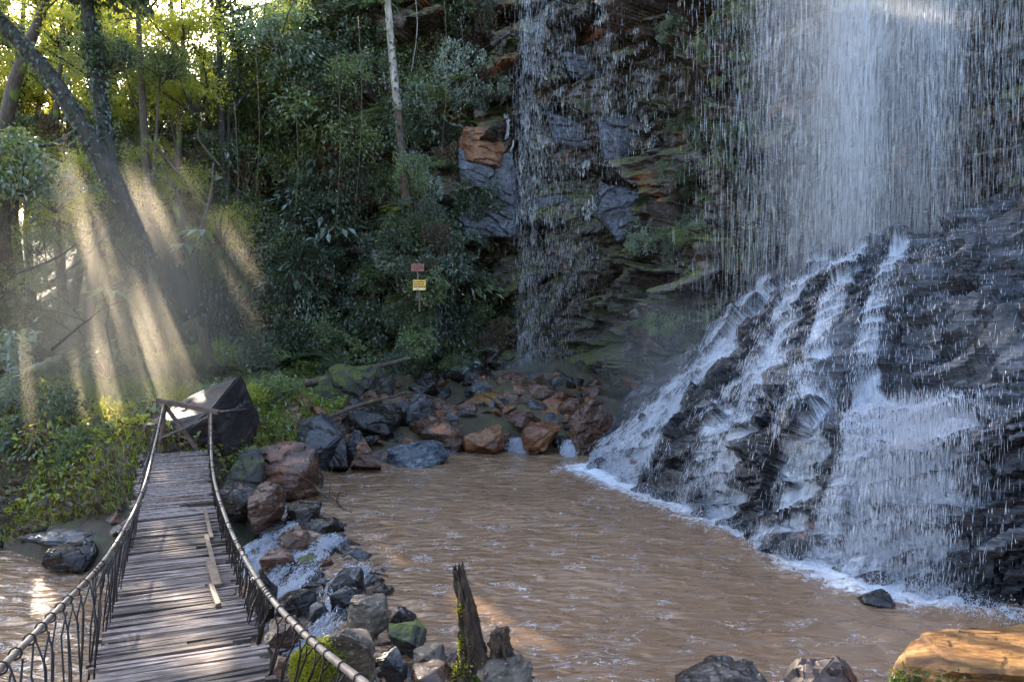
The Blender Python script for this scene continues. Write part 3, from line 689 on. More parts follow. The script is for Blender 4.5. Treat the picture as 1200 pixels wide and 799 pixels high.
quick(350, 470, 428, 482, 17.5, 'r_moss', 'large sloping rock under green moss above the rubble', 29, depth=.7, boxy=.3)
quick(470, 505, 462, 500, 16.2, 'r_grey', 'tilted pale grey slab catching the light in the rubble', 30, boxy=.8)
for (pp, mt, lb, sd) in [
    ([(540, 172), (600, 180), (608, 225), (604, 276), (546, 280), (536, 236)], 'r_skysheen', 'wide smooth wet slab with painted blue-grey sky sheen on the cliff left of the far waterfall', 70),
    ([(545, 150), (575, 150), (592, 176), (585, 196), (548, 186), (538, 170)], 'r_orange', 'orange-red rock patch on top of the smooth wet slab', 71),
    ([(700, 140), (745, 132), (752, 165), (730, 192), (705, 185)], 'r_skysheen', 'wet ledge with painted blue-grey sky sheen sticking out right of the far waterfall', 72),
    ([(705, 215), (768, 235), (772, 262), (725, 282), (700, 255)], 'r_skysheen', 'broad wet ledge low on the far cliff above the dark overhang', 73),
    ([(735, 300), (760, 296), (765, 318), (745, 330), (733, 320)], 'r_orange', 'orange rock patch on the brown mossy cliff', 74),
    ([(620, 235), (660, 228), (690, 245), (655, 258), (625, 256)], 'r_skysheen', 'thin slanting slab behind the far waterfall', 75),
    ([(640, 130), (690, 150), (688, 175), (650, 168)], 'r_skysheen', 'tilted wet slab in the middle of the far waterfall', 76),
    ([(655, 60), (700, 70), (705, 95), (670, 92)], 'r_skysheen', 'highest tilted wet slab in the far waterfall', 77)]:
    cx = sum(p[0] for p in pp)/len(pp); ci = int(np.argmin([abs(PXY(CLIFF[i, 100])[0]-cx) for i in range(200, 420)]))+200
    cy = sum(p[1] for p in pp)/len(pp); cj = int(np.argmin([abs(PXY(CLIFF[ci, j])[1]-cy) for j in range(330)])); Yc = CLIFF[ci, cj, 1]
    custom_rock('cliff_ledge', [W(a, b, Yc-.10+.10*((k*7) % 3)) for k, (a, b) in enumerate(pp)]+[W(a, b, Yc+.7) for a, b in pp], mt, lb, sd, bev=.02, rough=.035, L=.06, chips=1.0, cat='rock ledge', group='ledges on the far cliff')
# near the camera
custom_rock('mossy_boulder', [W(362, 752, 5.6), W(400, 735, 5.9), W(432, 733, 5.6), W(447, 790, 5.3), W(440, 830, 5.2), W(345, 770, 5.2), W(350, 850, 5.0), W(395, 742, 5.0), W(438, 757, 5.1), W(360, 860, 5.8), W(445, 860, 5.8)],
            'r_tan', 'big boulder with bright green mossy flank beside the right handrail', 41, bev=.014, rough=.02, L=.05, group='boulders along the pool')
quick(402, 456, 705, 748, 6.3, 'r_tan', 'pale tan rough boulder next to the black block', 42, boxy=.5, L=.04)
quick(450, 487, 712, 742, 6.7, 'r_dark', 'black cubic block beside the pale tan boulder', 43, boxy=.9, L=.04)
quick(452, 500, 735, 765, 6.1, 'r_moss', 'greenish slab below the black block', 44, boxy=.7, L=.04)
quick(482, 524, 758, 792, 5.9, 'r_tan', 'lichen-speckled pale stone left of the tall stump', 45, boxy=.5, L=.04)
quick(440, 478, 766, 800, 5.7, 'r_grey', 'grey angular stone right of the mossy boulder at the lower edge', 46, boxy=.7, L=.04)
quick(478, 540, 786, 812, 5.6, 'r_brown', 'brown stone in front of the tall stump at the lower edge', 47, L=.04)
quick(385, 425, 690, 720, 7.2, 'r_dark', 'wet dark stone in the outlet above the tan boulder', 48, L=.04)
quick(560, 625, 778, 812, 5.5, 'r_tan', 'splintered pale stone under the short stump', 49, L=.04)
quick(785, 930, 792, 850, 5.2, 'r_dark', 'dark rounded boulder top at the lower edge between stump and pinkish stone', 50, boxy=.1)
quick(925, 1035, 782, 850, 5.0, 'r_pink', 'pinkish-brown cracked stone at the lower edge beside the ochre slab', 51, boxy=.3, L=.05)
custom_rock('ochre_slab', [W(1072, 741, 5.4), W(1130, 734, 5.9), W(1215, 732, 6.0), W(1320, 742, 5.6), W(1050, 764, 5.0), W(1040, 800, 4.7), W(1060, 782, 4.6), W(1130, 790, 4.3), W(1330, 800, 4.3), W(1045, 880, 5.0), W(1320, 880, 5.6), W(1060, 880, 4.7), W(1330, 900, 4.4), W(1120, 870, 5.9)],
            'r_ochre', 'sunlit flat-topped ochre slab in the lower right corner', 52, bev=.03, rough=.010, L=.035, chips=.35, group='boulders along the pool')
quick(1000, 1060, 697, 716, 7.55, 'r_dark', 'small black stone awash in foam at the foot of the curtain', 53, boxy=.1)
# left bank
quick(26, 134, 622, 646, 10.3, 'r_grey', 'flat grey-blue slab in the stream below the grassy bank', 60, depth=.8, boxy=.95)
quick(42, 106, 642, 670, 9.7, 'r_dark', 'dark boulder in the stream in front of the flat slab', 61, boxy=.6)
quick(120, 160, 586, 634, 10.6, 'r_moss', 'boulder at the stream edge left of the bridge', 62, boxy=.5)
quick(130, 158, 580, 602, 11.2, 'r_grey', 'small pale stone under the bank left of the bridge', 63)
quick(-20, 30, 575, 610, 11.8, 'r_brown', 'brown stone at the far left foot of the bank', 64)
# outlet
for k, (px, py, w, h_, Yd, mt, lb) in enumerate([
    (355, 603, 46, 22, 10.4, 'r_dark', 'wet dark ridge of stone splitting the outlet, farthest one'), (380, 622, 40, 26, 9.9, 'r_dark', 'black wet stone on the pool side of the rapid'),
    (345, 640, 42, 24, 9.3, 'r_brown', 'brown wet stone in the middle of the rapid'), (398, 645, 34, 26, 9.3, 'r_grey', 'grey glistening stone where pool water spills over'),
    (318, 660, 50, 24, 8.8, 'r_brown', 'flat brown stone beside the right handrail in the rapid'), (362, 668, 40, 30, 8.7, 'r_moss', 'greenish boulder in the middle of the outlet'),
    (405, 690, 44, 40, 7.7, 'r_dark', 'black boulder with water running over its left side'), (300, 700, 40, 60, 7.4, 'r_dark', 'tall dark boulder seen through the handrail wires'),
    (345, 712, 50, 36, 7.3, 'r_dark', 'dark angular rock below the greenish boulder'), (440, 676, 36, 14, 8.3, 'r_brown', 'low brown stone just breaking the pool surface'),
    (330, 745, 44, 30, 6.6, 'r_brown', 'brown cobble behind the mossy boulder'), (372, 720, 26, 24, 7.1, 'r_grey', 'small grey stone in white water'),
    (300, 770, 46, 30, 6.2, 'r_tan', 'tan cobble under the handrail'), (335, 785, 34, 24, 5.9, 'r_brown', 'brown cobble at the lower edge beside the mossy boulder'),
    (325, 618, 24, 14, 10.2, 'r_dark', 'small dark stone at the top of the rapid')]):
    quick(px-w/2, px+w/2, py-h_/2, py+h_/2, Yd, mt, lb, 100+k, boxy=.4, group='stones in the outlet of the pool', L=.05, name='river_stone')

# rubble: many single stones sharing a few meshes
LIB = {}
for mt in ('r_dark', 'r_brown', 'r_orange', 'r_grey', 'r_tan', 'r_moss'):
    LIB[mt] = [hull_mesh('stone', rand_pts(300+i+len(mt)*7, (1, random.uniform(.7, 1), random.uniform(.5, .8)), 13, random.choice([.2, .6, .85])), M[mt], 300+i, rough=.03, L=.085) for i in range(4)]
COLW = {'r_dark': 'blackish', 'r_brown': 'brown', 'r_orange': 'rusty orange', 'r_grey': 'grey', 'r_tan': 'tan', 'r_moss': 'mossy'}
def strew(n, poly_px, mats, size, where, group, zt=None, sink=.25, seed=0, name='stone', hscale=1):
    rg = random.Random(seed); pts = np.array(poly_px, float); out = []; tries = 0
    while len(out) < n and tries < n*60:
        tries += 1
        x = rg.uniform(pts[:, 0].min(), pts[:, 0].max()); y = rg.uniform(pts[:, 1].min(), pts[:, 1].max())
        if not inside(np.array([x]), np.array([y]), pts)[0]: continue
        s = rg.uniform(*size)*(1+.6*(rg.random() < .15))
        if any(math.hypot(x-q[0], y-q[1]) < (s+q[2])*.25 for q in out): continue
        if any(math.hypot(x-c[0], y-c[1]) < r_*.6+s*.2 for c, r_ in CUST): continue
        out.append((x, y, s)); mt = rg.choice(mats)
        z = float(terrain_z(np.array([x]), np.array([y]))[0]); z = max(z, -.45) if zt is None else (max(z, float(water_z(np.array([x]), np.array([y]))[0])-.02) if zt == 'water' else max(z, zt))
        o = bpy.data.objects.new(name, rg.choice(LIB[mt])); o.location = (x, y, z-s*sink+rg.uniform(0, .12)*s)
        o.rotation_euler = (rg.uniform(-.45, .45), rg.uniform(-.45, .45), rg.uniform(0, 6.28)); o.scale = (s, s*rg.uniform(.8, 1.1), s*rg.uniform(.7, 1.15)*hscale)
        link(o); autolabel(o, COLW[mt]+' angular stone '+where, 'rock', group)
def edge_poly(l): return [(W(px, 400, Yd).x, Yd) for px, Yd in l]
strew(60, edge_poly([(335, 14.0), (460, 14.6), (560, 15.9), (560, 18), (440, 18.5), (340, 16.5)]), ['r_dark', 'r_brown', 'r_brown', 'r_brown', 'r_orange', 'r_grey'], (.3, 1.0), 'in the left half of the rubble below the cliff', 'rubble stones below the cliff', seed=1)
strew(56, edge_poly([(560, 15.8), (690, 15.7), (700, 20.5), (560, 20.5)]), ['r_dark', 'r_brown', 'r_orange', 'r_brown', 'r_orange', 'r_grey'], (.25, .9), 'in the right half of the rubble near the far waterfall', 'rubble stones below the cliff', seed=2)
strew(30, edge_poly([(400, 18.2), (560, 18.2), (570, 21.5), (430, 21.5)]), ['r_dark', 'r_dark', 'r_brown', 'r_grey'], (.35, .9), 'at the foot of the dark cliff', 'rubble stones below the cliff', seed=3)
strew(105, edge_poly([(270, 11.2), (400, 10.3), (440, 8.6), (455, 7.3), (380, 6.2), (240, 6.6), (225, 9)]), ['r_dark', 'r_brown', 'r_dark', 'r_grey'], (.12, .46), 'among the rapids of the outlet', 'stones in the outlet of the pool', zt='water', seed=4, name='river_stone')
strew(70, edge_poly([(330, 6.5), (450, 6.9), (560, 5.9), (640, 5.4), (560, 4.9), (300, 5.0)]), ['r_tan', 'r_brown', 'r_grey', 'r_moss'], (.09, .26), 'in the heap around the stumps', 'small stones around the stumps', zt='water', seed=5, sink=.1)
strew(30, edge_poly([(-20, 10.4), (150, 10.0), (160, 12), (-20, 13)]), ['r_brown', 'r_tan', 'r_dark'], (.12, .4), 'on the muddy edge of the left bank', 'stones on the left bank', seed=6)

strew(50, edge_poly([(345, 14.6), (455, 15.0), (560, 16.2), (700, 16.0), (705, 20.5), (430, 20.8), (350, 18)]), ['r_dark', 'r_brown', 'r_brown', 'r_orange', 'r_tan'], (.14, .36), 'in the right half of the rubble near the far waterfall', 'rubble stones below the cliff', seed=31, sink=.1)
# ------------------------------------------------------------------ bridge
def br_c(t):                                   # centre line of the deck at distance Y=t
    return Vector((-.43*t, t, .73+.0195*(t-7.1)**2))
BD = Vector((-.395, .919, 0)); BP = Vector((.919, .395, 0))
bridge = empty('suspension_bridge', br_c(10.3), 'narrow sagging footbridge of weathered planks hung from two cables', 'bridge')
BO = bridge.location
Lc = [W(-260, 1040, 1.15)+Vector((0, 0, .1)), W(-95, 872, 1.72), W(0, 783, 2.45), W(62, 720, 3.3), W(128, 648, 4.9), W(163, 585, 6.9), W(178, 535, 8.6), W(192, 473, 11.0)]
Rc = [W(620, 960, 1.1), W(510, 868, 1.75), W(425, 799, 2.55), W(352, 738, 3.6), W(303, 680, 4.8), W(266, 610, 6.6), W(249, 548, 8.6), W(247, 484, 11.0)]
def dense(pts, n=90):
    q, _ = smooth_path([tuple(p) for p in pts], n); return [Vector(p) for p in q]
LC = dense(Lc); RC = dense(Rc)
for nm, c, rad in (('handrail_cable', LC, .012), ('handrail_cable', RC, .0155)):
    mb = MB(); mb.tube(c, rad, 10); mb.build(nm, M['cable'], bridge, BO, True)
rg = random.Random(5)
# planks
pl = []; t = 1.2
while t < 10.35:
    pl.append((t, rg.uniform(.027, .045))); t += pl[-1][1]*.93+rg.choice([.006, .006, .01, .022])
def plank(mb, t, w):
    c = br_c(t); z = rg.uniform(-.006, .006); a = rg.uniform(-.03, .03)
    l1 = .40+rg.uniform(-.05, .05)+max(0, 7-t)*.012; l2 = .40+rg.uniform(-.05, .05)+max(0, 7-t)*.012
    if rg.random() < .10: l2 -= rg.uniform(.1, .35)
    p = c-BP*l1+Vector((0, 0, z-a*l1)); q = c+BP*l2+Vector((0, 0, z+a*l2)); p += BD*rg.uniform(-.012, .012); q += BD*rg.uniform(-.012, .012)
    mb.beam(p, q, w*.92, rg.uniform(.016, .026), jit=.0025, rg=rg)
vis = [k for k, (t, w) in enumerate(pl) if t > 3.3]; solo = set(vis[:100])
rest_n = MB(); rest_f = MB()
for k, (t, w) in enumerate(pl):
    if k in solo:
        mb = MB(); plank(mb, t, w); cc = br_c(t); o = mb.build('plank', M['plank'], bridge, cc); o.location = cc-BO
        d = Matrix.Rotation(math.atan2(BP.y, BP.x), 4, 'Z'); o.data.transform(d.inverted()); o.rotation_euler.z = math.atan2(BP.y, BP.x)
    else:
        plank(rest_n, t, w)
o = rest_n.build('planks', M['plank'], bridge, BO); o['kind'] = 'stuff'
for s in (-1, 1):                                  # cables that carry the deck
    for off in (.12, .33):
        mb = MB(); mb.tube([br_c(t)+BP*s*off-Vector((0, 0, .03)) for t in np.arange(1, 10.6, .3)], .012, 6); mb.build('deck_cable', M['wire'], bridge, BO, True)
# loose boards on the right side of the deck
for (ta, tb, off, w) in ((5.1, 5.6, .25, .035), (5.55, 6.2, .27, .062), (6.1, 7.0, .27, .032), (6.9, 7.9, .29, .028)):
    mb = MB(); a = br_c(ta)+BP*off+Vector((0, 0, .035)); b = br_c(tb)+BP*(off-.02)+Vector((0, 0, .035)); mb.beam(a, b, w, .022, jit=.004, rg=rg); mb.build('loose_board', M['wood_light'], bridge, BO)
# hanger wires
def hanger(c, idx, side, rg):
    p = c[idx]; t = p.y+rg.uniform(-.06, .06); s = side
    e = br_c(min(t, 10.2))+BP*s*(.40+max(0, 7-t)*.012+rg.uniform(-.03, .03))-Vector((0, 0, .02+rg.uniform(0, .12)))
    d = (c[min(idx+1, len(c)-1)]-c[max(idx-1, 0)]).normalized(); r = .0205
    mb = MB(); up = Vector((0, 0, 1)); sd = d.cross(up).normalized(); u = sd.cross(d)
    ring = [p+(sd*math.cos(a)+u*math.sin(a))*r for a in np.linspace(0, 2*math.pi, 9)]
    if p.y < 4.6 or rg.random() < .2: mb.tube(ring, .0038, 5, cap=False)
    mid = (p+e)/2+Vector((rg.uniform(-.02, .02), rg.uniform(-.02, .02), 0))
    k = rg.uniform(.012, .03)
    mb.tube([p+sd*k-Vector((0, 0, r)), p*.8+e*.2, mid, e], .0042, 5)
    if rg.random() < .65: mb.tube([p-sd*k-Vector((0, 0, r)), p*.75+e*.25+sd*.004, mid+d*rg.uniform(-.03, .05), e+BD*rg.uniform(-.04, .08)], .004, 5)
    mb.build('hanger_wire', M['wire'], bridge, BO, True)
for c, s in ((LC, -1), (RC, 1)):
    q = dense(c, 900)
    dist = 0; nxt = .3
    for i in range(1, 880):
        dist += (q[i]-q[i-1]).length
        if dist > nxt and q[i].y > 1.6:
            hanger(q, i, s, rg); nxt = dist+rg.uniform(.14, .26)*(1.05 if q[i].y < 4.2 else .5 if s < 0 else .34)
# end frame
mb = MB(); mb.beam(W(184, 469, 11.05), W(256, 483, 11.0), .07, .06); mb.build('cross_beam', M['wood_dark'], bridge, BO)
for a, b in ((W(193, 476, 11.05), W(186, 545, 11.1)), (W(247, 484, 11.05), W(246, 545, 11.1))):
    mb = MB(); mb.tube([a+Vector((0, 0, .06)), b], .035, 8, rough=.1); mb.build('post', M['wood_dark'], bridge, BO)
mb = MB(); mb.beam(W(194, 476, 11.1), W(232, 528, 11.15), .07, .04); mb.build('brace', M['wood_dark'], bridge, BO)
mb = MB(); mb.beam(W(186, 514, 10.95), W(244, 488, 10.95), .025, .025); mb.build('rail', M['cable'], bridge, BO)
mb = MB(); mb.tube([W(250, 483, 11.0), W(268, 481, 11.2), W(288, 479, 12.5)], .012, 6); mb.build('guy_wire', M['cable'], bridge, BO)

# ------------------------------------------------------------------ stumps
def stump(name, base, top, r0, r1, seed, label, splits=2):
    root = empty(name, base, label, 'tree stump')
    nz, na = 64, 40; V = np.zeros((nz, na, 3)); base = np.array(base); top = np.array(top)
    H = top[2]-base[2]
    for i in range(nz):
        f = i/(nz-1); c = base*(1-f)+top*f; c[0] += .05*H*math.sin(f*3.0)*.6
        r = r0*(1-f)**1.3*.75+r1+r0*.5*max(0, .18-f)/.18
        a = np.linspace(0, 2*math.pi, na, endpoint=False)
        P = np.stack([np.cos(a)*1.6, np.sin(a)*1.6, np.full(na, f*2.2)], -1)+seed
        rr = r*(1+.5*fbm(P*1.9, 5, seed)+.22*np.sin(a*5+f*3+seed)*max(0, .5-f)+.10*np.sin(a*11+f*7))
        V[i] = c+np.stack([np.cos(a)*rr, np.sin(a)*rr, np.zeros(na)], -1)
    # ragged top
    a = np.linspace(0, 2*math.pi, na, endpoint=False)
    for i in range(nz-10, nz): V[i, :, 2] += (i-(nz-10))/9*H*.10*(vnoise(np.stack([np.cos(a)*3, np.sin(a)*3, 0*a], -1)+seed, 2)-.2+.5*np.cos(a))
    F = []
    for i in range(nz-1):
        for k in range(na): F.append((i*na+k, i*na+(k+1) % na, (i+1)*na+(k+1) % na, (i+1)*na+k))
    me = bpy.data.meshes.new(name); me.from_pydata([tuple(p-base) for p in V.reshape(-1, 3)], [], F+[tuple((nz-1)*na+k for k in range(na))]); me.materials.append(M['stump'])
    link(bpy.data.objects.new('trunk', me), root)
    rg = random.Random(seed)
    for k in range(5):
        mb = MB(); a = k*1.25+seed; d = Vector((math.cos(a), math.sin(a), 0))
        b = Vector(base); mb.tube([b+d*r0*.4+Vector((0, 0, r0*.9)), b+d*r0*1.2+Vector((0, 0, r0*.2)), b+d*r0*(2.2+rg.random())-Vector((0, 0, r0*.4))], [r0*.4, r0*.28, r0*.12], 8, rough=.2, seed=k)
        mb.build('root', M['stump'], root, base)
    return root
stump('tree_stump', W(556, 792, 5.75), W(535, 664, 5.85), .105, .040, 4, 'tall rotten stump with pointed broken top standing at the pool edge')
stump('tree_stump', W(590, 792, 5.65), W(584, 738, 5.7), .075, .05, 9, 'short broken stump right of the tall one')
mbx = MB(); mbx.tube([W(572, 700, 5.9), W(578, 745, 5.75), W(573, 790, 5.7)], [.008, .035, .05], 9, rough=.3)

# ------------------------------------------------------------------ sign
def board(name, px0, py0, px1, py1, Yd, mat, label, strip):
    a = W(px0, py1, Yd); b = W(px1, py0, Yd); c = (a+b)/2
    root = empty(name, (c.x, Yd, a.z), label, 'sign'); w = b.x-a.x; h = b.z-a.z
    mb = MB(); mb.beam((c.x-w/2, Yd, c.z), (c.x+w/2, Yd, c.z), .03, h); mb.build('panel', M[mat], root, root.location)
    mb = MB(); rg = random.Random(3)
    for r_ in range(3):
        x = a.x+w*.08
        while x < b.x-w*.12:
            l = rg.uniform(.03, .08)*w*1.6; z = b.z-h*(.2+.22*r_)
            mb.beam((x, Yd-.018, z), (min(x+l, b.x-w*.08), Yd-.018, z), .004, h*.09); x += l+w*.04
    mb.build('worn_lettering', M['sign_ink'], root, root.location)
    if strip:
        mb = MB(); mb.beam((a.x+.01, Yd-.018, a.z+h*.09), (b.x-.01, Yd-.018, a.z+h*.09), .004, h*.13); mb.build('bottom_strip', M['sign_w'], root, root.location)
    mb = MB(); mb.tube([(c.x, Yd+.03, a.z-.5), (c.x, Yd+.03, b.z)], .025, 7); mb.build('post', M['wood_dark'], root, root.location)
SIGNY = 18.3
board('sign', 484, 328, 499, 340, SIGNY, 'sign_y', 'small yellow sign with worn red lettering at the foot of the jungle wall', True)
board('sign', 482, 309, 497, 318, SIGNY+.1, 'sign_r', 'faded reddish board just above the yellow sign', False)

# ------------------------------------------------------------------ vegetation
def leaf_arr(C, D, U, ln, wd, fold=.25):
    """folded rhombic leaves at C pointing D with upper side U"""
    D = D/np.linalg.norm(D, axis=1, keepdims=True); S = np.cross(D, U); S /= np.maximum(np.linalg.norm(S, axis=1, keepdims=True), 1e-6); U = np.cross(S, D)
    ln = np.asarray(ln).reshape(-1, 1); wd = np.asarray(wd).reshape(-1, 1)
    Vv = np.stack([C, C+D*ln*.45+S*wd/2+U*wd*fold, C+D*ln-U*ln*.12, C+D*ln*.45-S*wd/2+U*wd*fold], 1).reshape(-1, 3)
    o = np.arange(len(C))[:, None]*4
    return Vv, np.concatenate([o+np.array([0, 1, 2]), o+np.array([0, 2, 3])])
def foliage(seed, kind, n, r=(1, 1, 1)):
    rg = np.random.default_rng(seed); r = np.array(r)
    nrm = lambda k: rg.normal(size=(k, 3))
    stems = []
    if kind == 'broad':            # clumps of oval leaves round twig ends
        K = 46; tw = nrm(K); tw /= np.linalg.norm(tw, axis=1, keepdims=True); tw *= rg.uniform(.35, 1, (K, 1))**.6; tw *= r; tw[:, 2] *= .85
        k = rg.integers(0, K, n); C = tw[k]+nrm(n)*.13*r; D = C*.6+nrm(n)*.7+np.array([0, 0, -.35]); U = nrm(n)*.45+np.array([0, -.25, 1])
        ln = rg.uniform(.09, .18, n); Vv, F = leaf_arr(C, D, U, ln, ln*.5); t = rg.random(n)*.6+rg.random(K)[k]*.4
        stems = [(np.zeros(3)-[0, 0, r[2]*.9], tw[i]) for i in range(0, K, 4)]
    elif kind == 'fine':           # airy small leaves on long twigs
        K = 70; tw = nrm(K); tw /= np.linalg.norm(tw, axis=1, keepdims=True); tw *= rg.uniform(.5, 1.1, (K, 1)); tw *= r
        k = rg.integers(0, K, n); f = rg.random((n, 1))**.6; C = tw[k]*f+nrm(n)*.06; C[:, 2] -= f[:, 0]**2*.25
        D = tw[k]*.5+nrm(n)*.5+np.array([0, 0, -.2]); U = nrm(n)*.4+np.array([0, 0, 1]); ln = rg.uniform(.05, .11, n)
        Vv, F = leaf_arr(C, D, U, ln, ln*.38); t = rg.random(n)*.5+rg.random(K)[k]*.5
        stems = [(np.zeros(3)-[0, 0, r[2]*.8], tw[i]) for i in range(0, K, 5)]
    elif kind == 'fern':           # arching fronds with leaflet pairs
        K = 18; m = n//(K*2); Cs = []; Ds = []; Us = []; Ls = []; ts = []
        for q in range(K):
            a = rg.uniform(0, 2*math.pi); el = rg.uniform(.3, 1.1); Lf = rg.uniform(.7, 1.1); f = np.linspace(.12, 1, m)
            h = np.array([math.cos(a), math.sin(a), 0]); p = h[None]*(f[:, None]*Lf*math.cos(el)*(.7+.5*f[:, None]))+np.array([0, 0, 1])*(Lf*(math.sin(el)*f-.75*f**2)[:, None])
            sd = np.array([-h[1], h[0], 0]); l = .24*np.sin(np.clip(f, 0, 1)*2.7+.35)*Lf
            for sgn_ in (-1, 1):
                Cs.append(p*r); Ds.append(sd[None]*sgn_+h[None]*.45+np.array([0, 0, -.25])+nrm(m)*.08); Us.append(np.tile([0, 0, 1.], (m, 1))+nrm(m)*.1); Ls.append(l); ts.append(rg.random(m)*.3+rg.random()*.7)
            stems.append((np.zeros(3), p[m//2]*r))
        ln = np.concatenate(Ls)+.02; Vv, F = leaf_arr(np.concatenate(Cs), np.concatenate(Ds), np.concatenate(Us), ln, ln*.22, .05); t = np.concatenate(ts)
    elif kind == 'vine':           # hanging curtain of leafy strands
        K = 34; x0 = rg.uniform(-1, 1, K)*r[0]; y0 = rg.uniform(-.35, .35, K)*r[1]; L = rg.uniform(.6, 2.0, K)*r[2]
        k = rg.integers(0, K, n); f = rg.random(n); C = np.stack([x0[k]+.10*np.sin(f*6+k), y0[k]+.12*np.cos(f*5+k), r[2]-L[k]*f], -1)+nrm(n)*.05
        D = nrm(n)*.5+np.array([0, -.2, -1.]); U = nrm(n)*.4+np.array([0, -1, .5]); ln = rg.uniform(.06, .13, n)
        Vv, F = leaf_arr(C, D, U, ln, ln*.55); t = rg.random(n)*.5+rg.random(K)[k]*.5
        stems = [(np.array([x0[i], y0[i], r[2]]), np.array([x0[i]+.1*math.sin(6+i), y0[i], r[2]-L[i]])) for i in range(0, K, 2)]
    elif kind == 'large':          # big drooping leaves on stalks
        K = n; a = rg.uniform(0, 2*math.pi, K); el = rg.uniform(-.1, 1.3, K); rr = rg.uniform(.4, 1, K)
        C = np.stack([np.cos(a)*np.cos(el)*rr*r[0], np.sin(a)*np.cos(el)*rr*r[1], np.sin(el)*rr*r[2]], -1); D = C*[1, 1, .2]+nrm(K)*.25+np.array([0, 0, -.4]); U = np.tile([0, -.2, 1.], (K, 1))+nrm(K)*.25
        ln = rg.uniform(.22, .42, K); Vv, F = leaf_arr(C, D, U, ln, ln*.42, .12); t = rg.random(K)
        stems = [(np.zeros(3)-[0, 0, .3], C[i]) for i in range(0, K, 2)]
    elif kind == 'grass':
        b = nrm(n)*[.5, .5, 0]*r; D = nrm(n)*.45+b*.8+np.array([0, 0, 1.0]); ln = rg.uniform(.2, .6, n)*r[2]; U = nrm(n)
        Vv, F = leaf_arr(b, D, U, ln, ln*.06+.008, .05); t = rg.random(n)
    return Vv, F, np.repeat(t, 4), stems
def foliage_mesh(name, seed, kind, n, r, mat):
    Vv, F, t, st = foliage(seed, kind, n, r)
    fm = np_mesh(name, Vv, F, [mat], False, {'tint': t})
    sm = None
    if st:
        mb = MB(); rg = random.Random(seed)
        for a, b in st:
            a = Vector(a); b = Vector(b); m = (a+b)/2+Vector((rg.uniform(-.12, .12), rg.uniform(-.12, .12), rg.uniform(0, .12)))
            mb.tube([a, m, b], [.022, .014, .005], 4, cap=False)
        sm = bpy.data.meshes.new('stem'); sm.from_pydata([tuple(p) for p in mb.v], [], mb.f); sm.materials.append(M['bark_dark'] if kind != 'fern' else mat)
    return fm, sm
PLANTS = {}
def plant_kind(key, kind, n, r, mats, seed):
    for i, mt in enumerate(mats): PLANTS.setdefault(key, []).append((*foliage_mesh('foliage', seed+i, kind, n, r, M[mt]), mt))
plant_kind('broadleaf', 'broad', 1900, (1, 1, .9), ['leaf_mid', 'leaf_dark', 'leaf_blue', 'leaf_dark', 'leaf_pale'], 10)
plant_kind('airy', 'fine', 2600, (1, 1, .9), ['leaf_mid', 'leaf_pale', 'leaf_blue', 'leaf_dark'], 20)
plant_kind('fern', 'fern', 1300, (1, 1, 1), ['leaf_mid', 'leaf_dark', 'leaf_blue', 'leaf_pale'], 30)
plant_kind('vine', 'vine', 1500, (.8, .8, 1), ['leaf_dark', 'leaf_mid', 'leaf_dead', 'leaf_blue'], 40)
plant_kind('large', 'large', 70, (1, 1, .9), ['leaf_mid', 'leaf_blue', 'leaf_pale', 'leaf_dark'], 50)
plant_kind('yellow', 'fine', 2300, (1, 1, .8), ['leaf_yellow', 'leaf_yellow', 'leaf_pale'], 60)
plant_kind('yellowbroad', 'broad', 1100, (1, 1, .8), ['leaf_yellow', 'leaf_pale'], 70)
plant_kind('tuft', 'grass', 260, (.5, .5, 1), ['grass', 'leaf_mid', 'leaf_pale'], 80)
KW = {'broadleaf': ('shrub', 'leafy shrub'), 'airy': ('shrub', 'fine-leaved shrub'), 'fern': ('fern', 'arching fern'), 'vine': ('climbing_vine', 'hanging vine curtain'),
      'large': ('large_leaf_plant', 'large-leaved plant'), 'yellow': ('shrub', 'backlit shrub'), 'yellowbroad': ('shrub', 'sunlit shrub'), 'tuft': ('grass_tuft', 'grass tuft')}
CW = {'leaf_mid': 'green', 'leaf_dark': 'dark green', 'leaf_blue': 'blue-green', 'leaf_pale': 'pale green', 'leaf_yellow': 'yellow-green', 'leaf_dead': 'brownish', 'grass': 'bright green'}
BEAMS = [(W(200, 640, 6.8), .25), (W(185, 760, 4.4), .25), (W(170, 470, 13.5), .40), (W(125, 480, 13), .3), (W(150, 520, 12.2), .25), (W(100, 540, 12.2), .2), (W(205, 560, 9.3), .15), (W(60, 600, 11.5), .1), (W(20, 700, 8.8), .3),
         (W(400, 742, 5.7), .2), (W(535, 690, 5.8), .15), (W(470, 620, 8.6), .2), (W(1120, 760, 5.2), .6)]
SV = Vector(SUN)
def in_beam(p, r):
    p = Vector(p)
    for b, br in BEAMS:
        d = p-b; t = d.dot(SV)
        if t > 1.2 and (d-SV*t).length < br+r*.5: return True
    return False
def put(key, p, s, rg, group, idx=None, sz=None, tilt=.35, under=None):
    fm, sm, mt = PLANTS[key][rg.randrange(len(PLANTS[key])) if idx is None else idx]
    nm, noun = KW[key]
    root = bpy.data.objects.new(nm, None); root.empty_display_size = .1; root.location = p; root.rotation_euler = (rg.uniform(-tilt, tilt), rg.uniform(-tilt, tilt), rg.uniform(0, 6.28) if key != 'vine' else rg.uniform(-.4, .4))
    root.scale = (s*rg.uniform(.85, 1.15), s*rg.uniform(.85, 1.15), s*(sz or 1)*rg.uniform(.85, 1.15)); link(root)
    link(bpy.data.objects.new('foliage', fm), root)
    if sm: link(bpy.data.objects.new('stem', sm), root)
    autolabel(root, CW[mt]+' '+noun, noun.split()[-1] if noun.split()[-1] != 'curtain' else 'vine', group)
    return root
rg = random.Random(11)
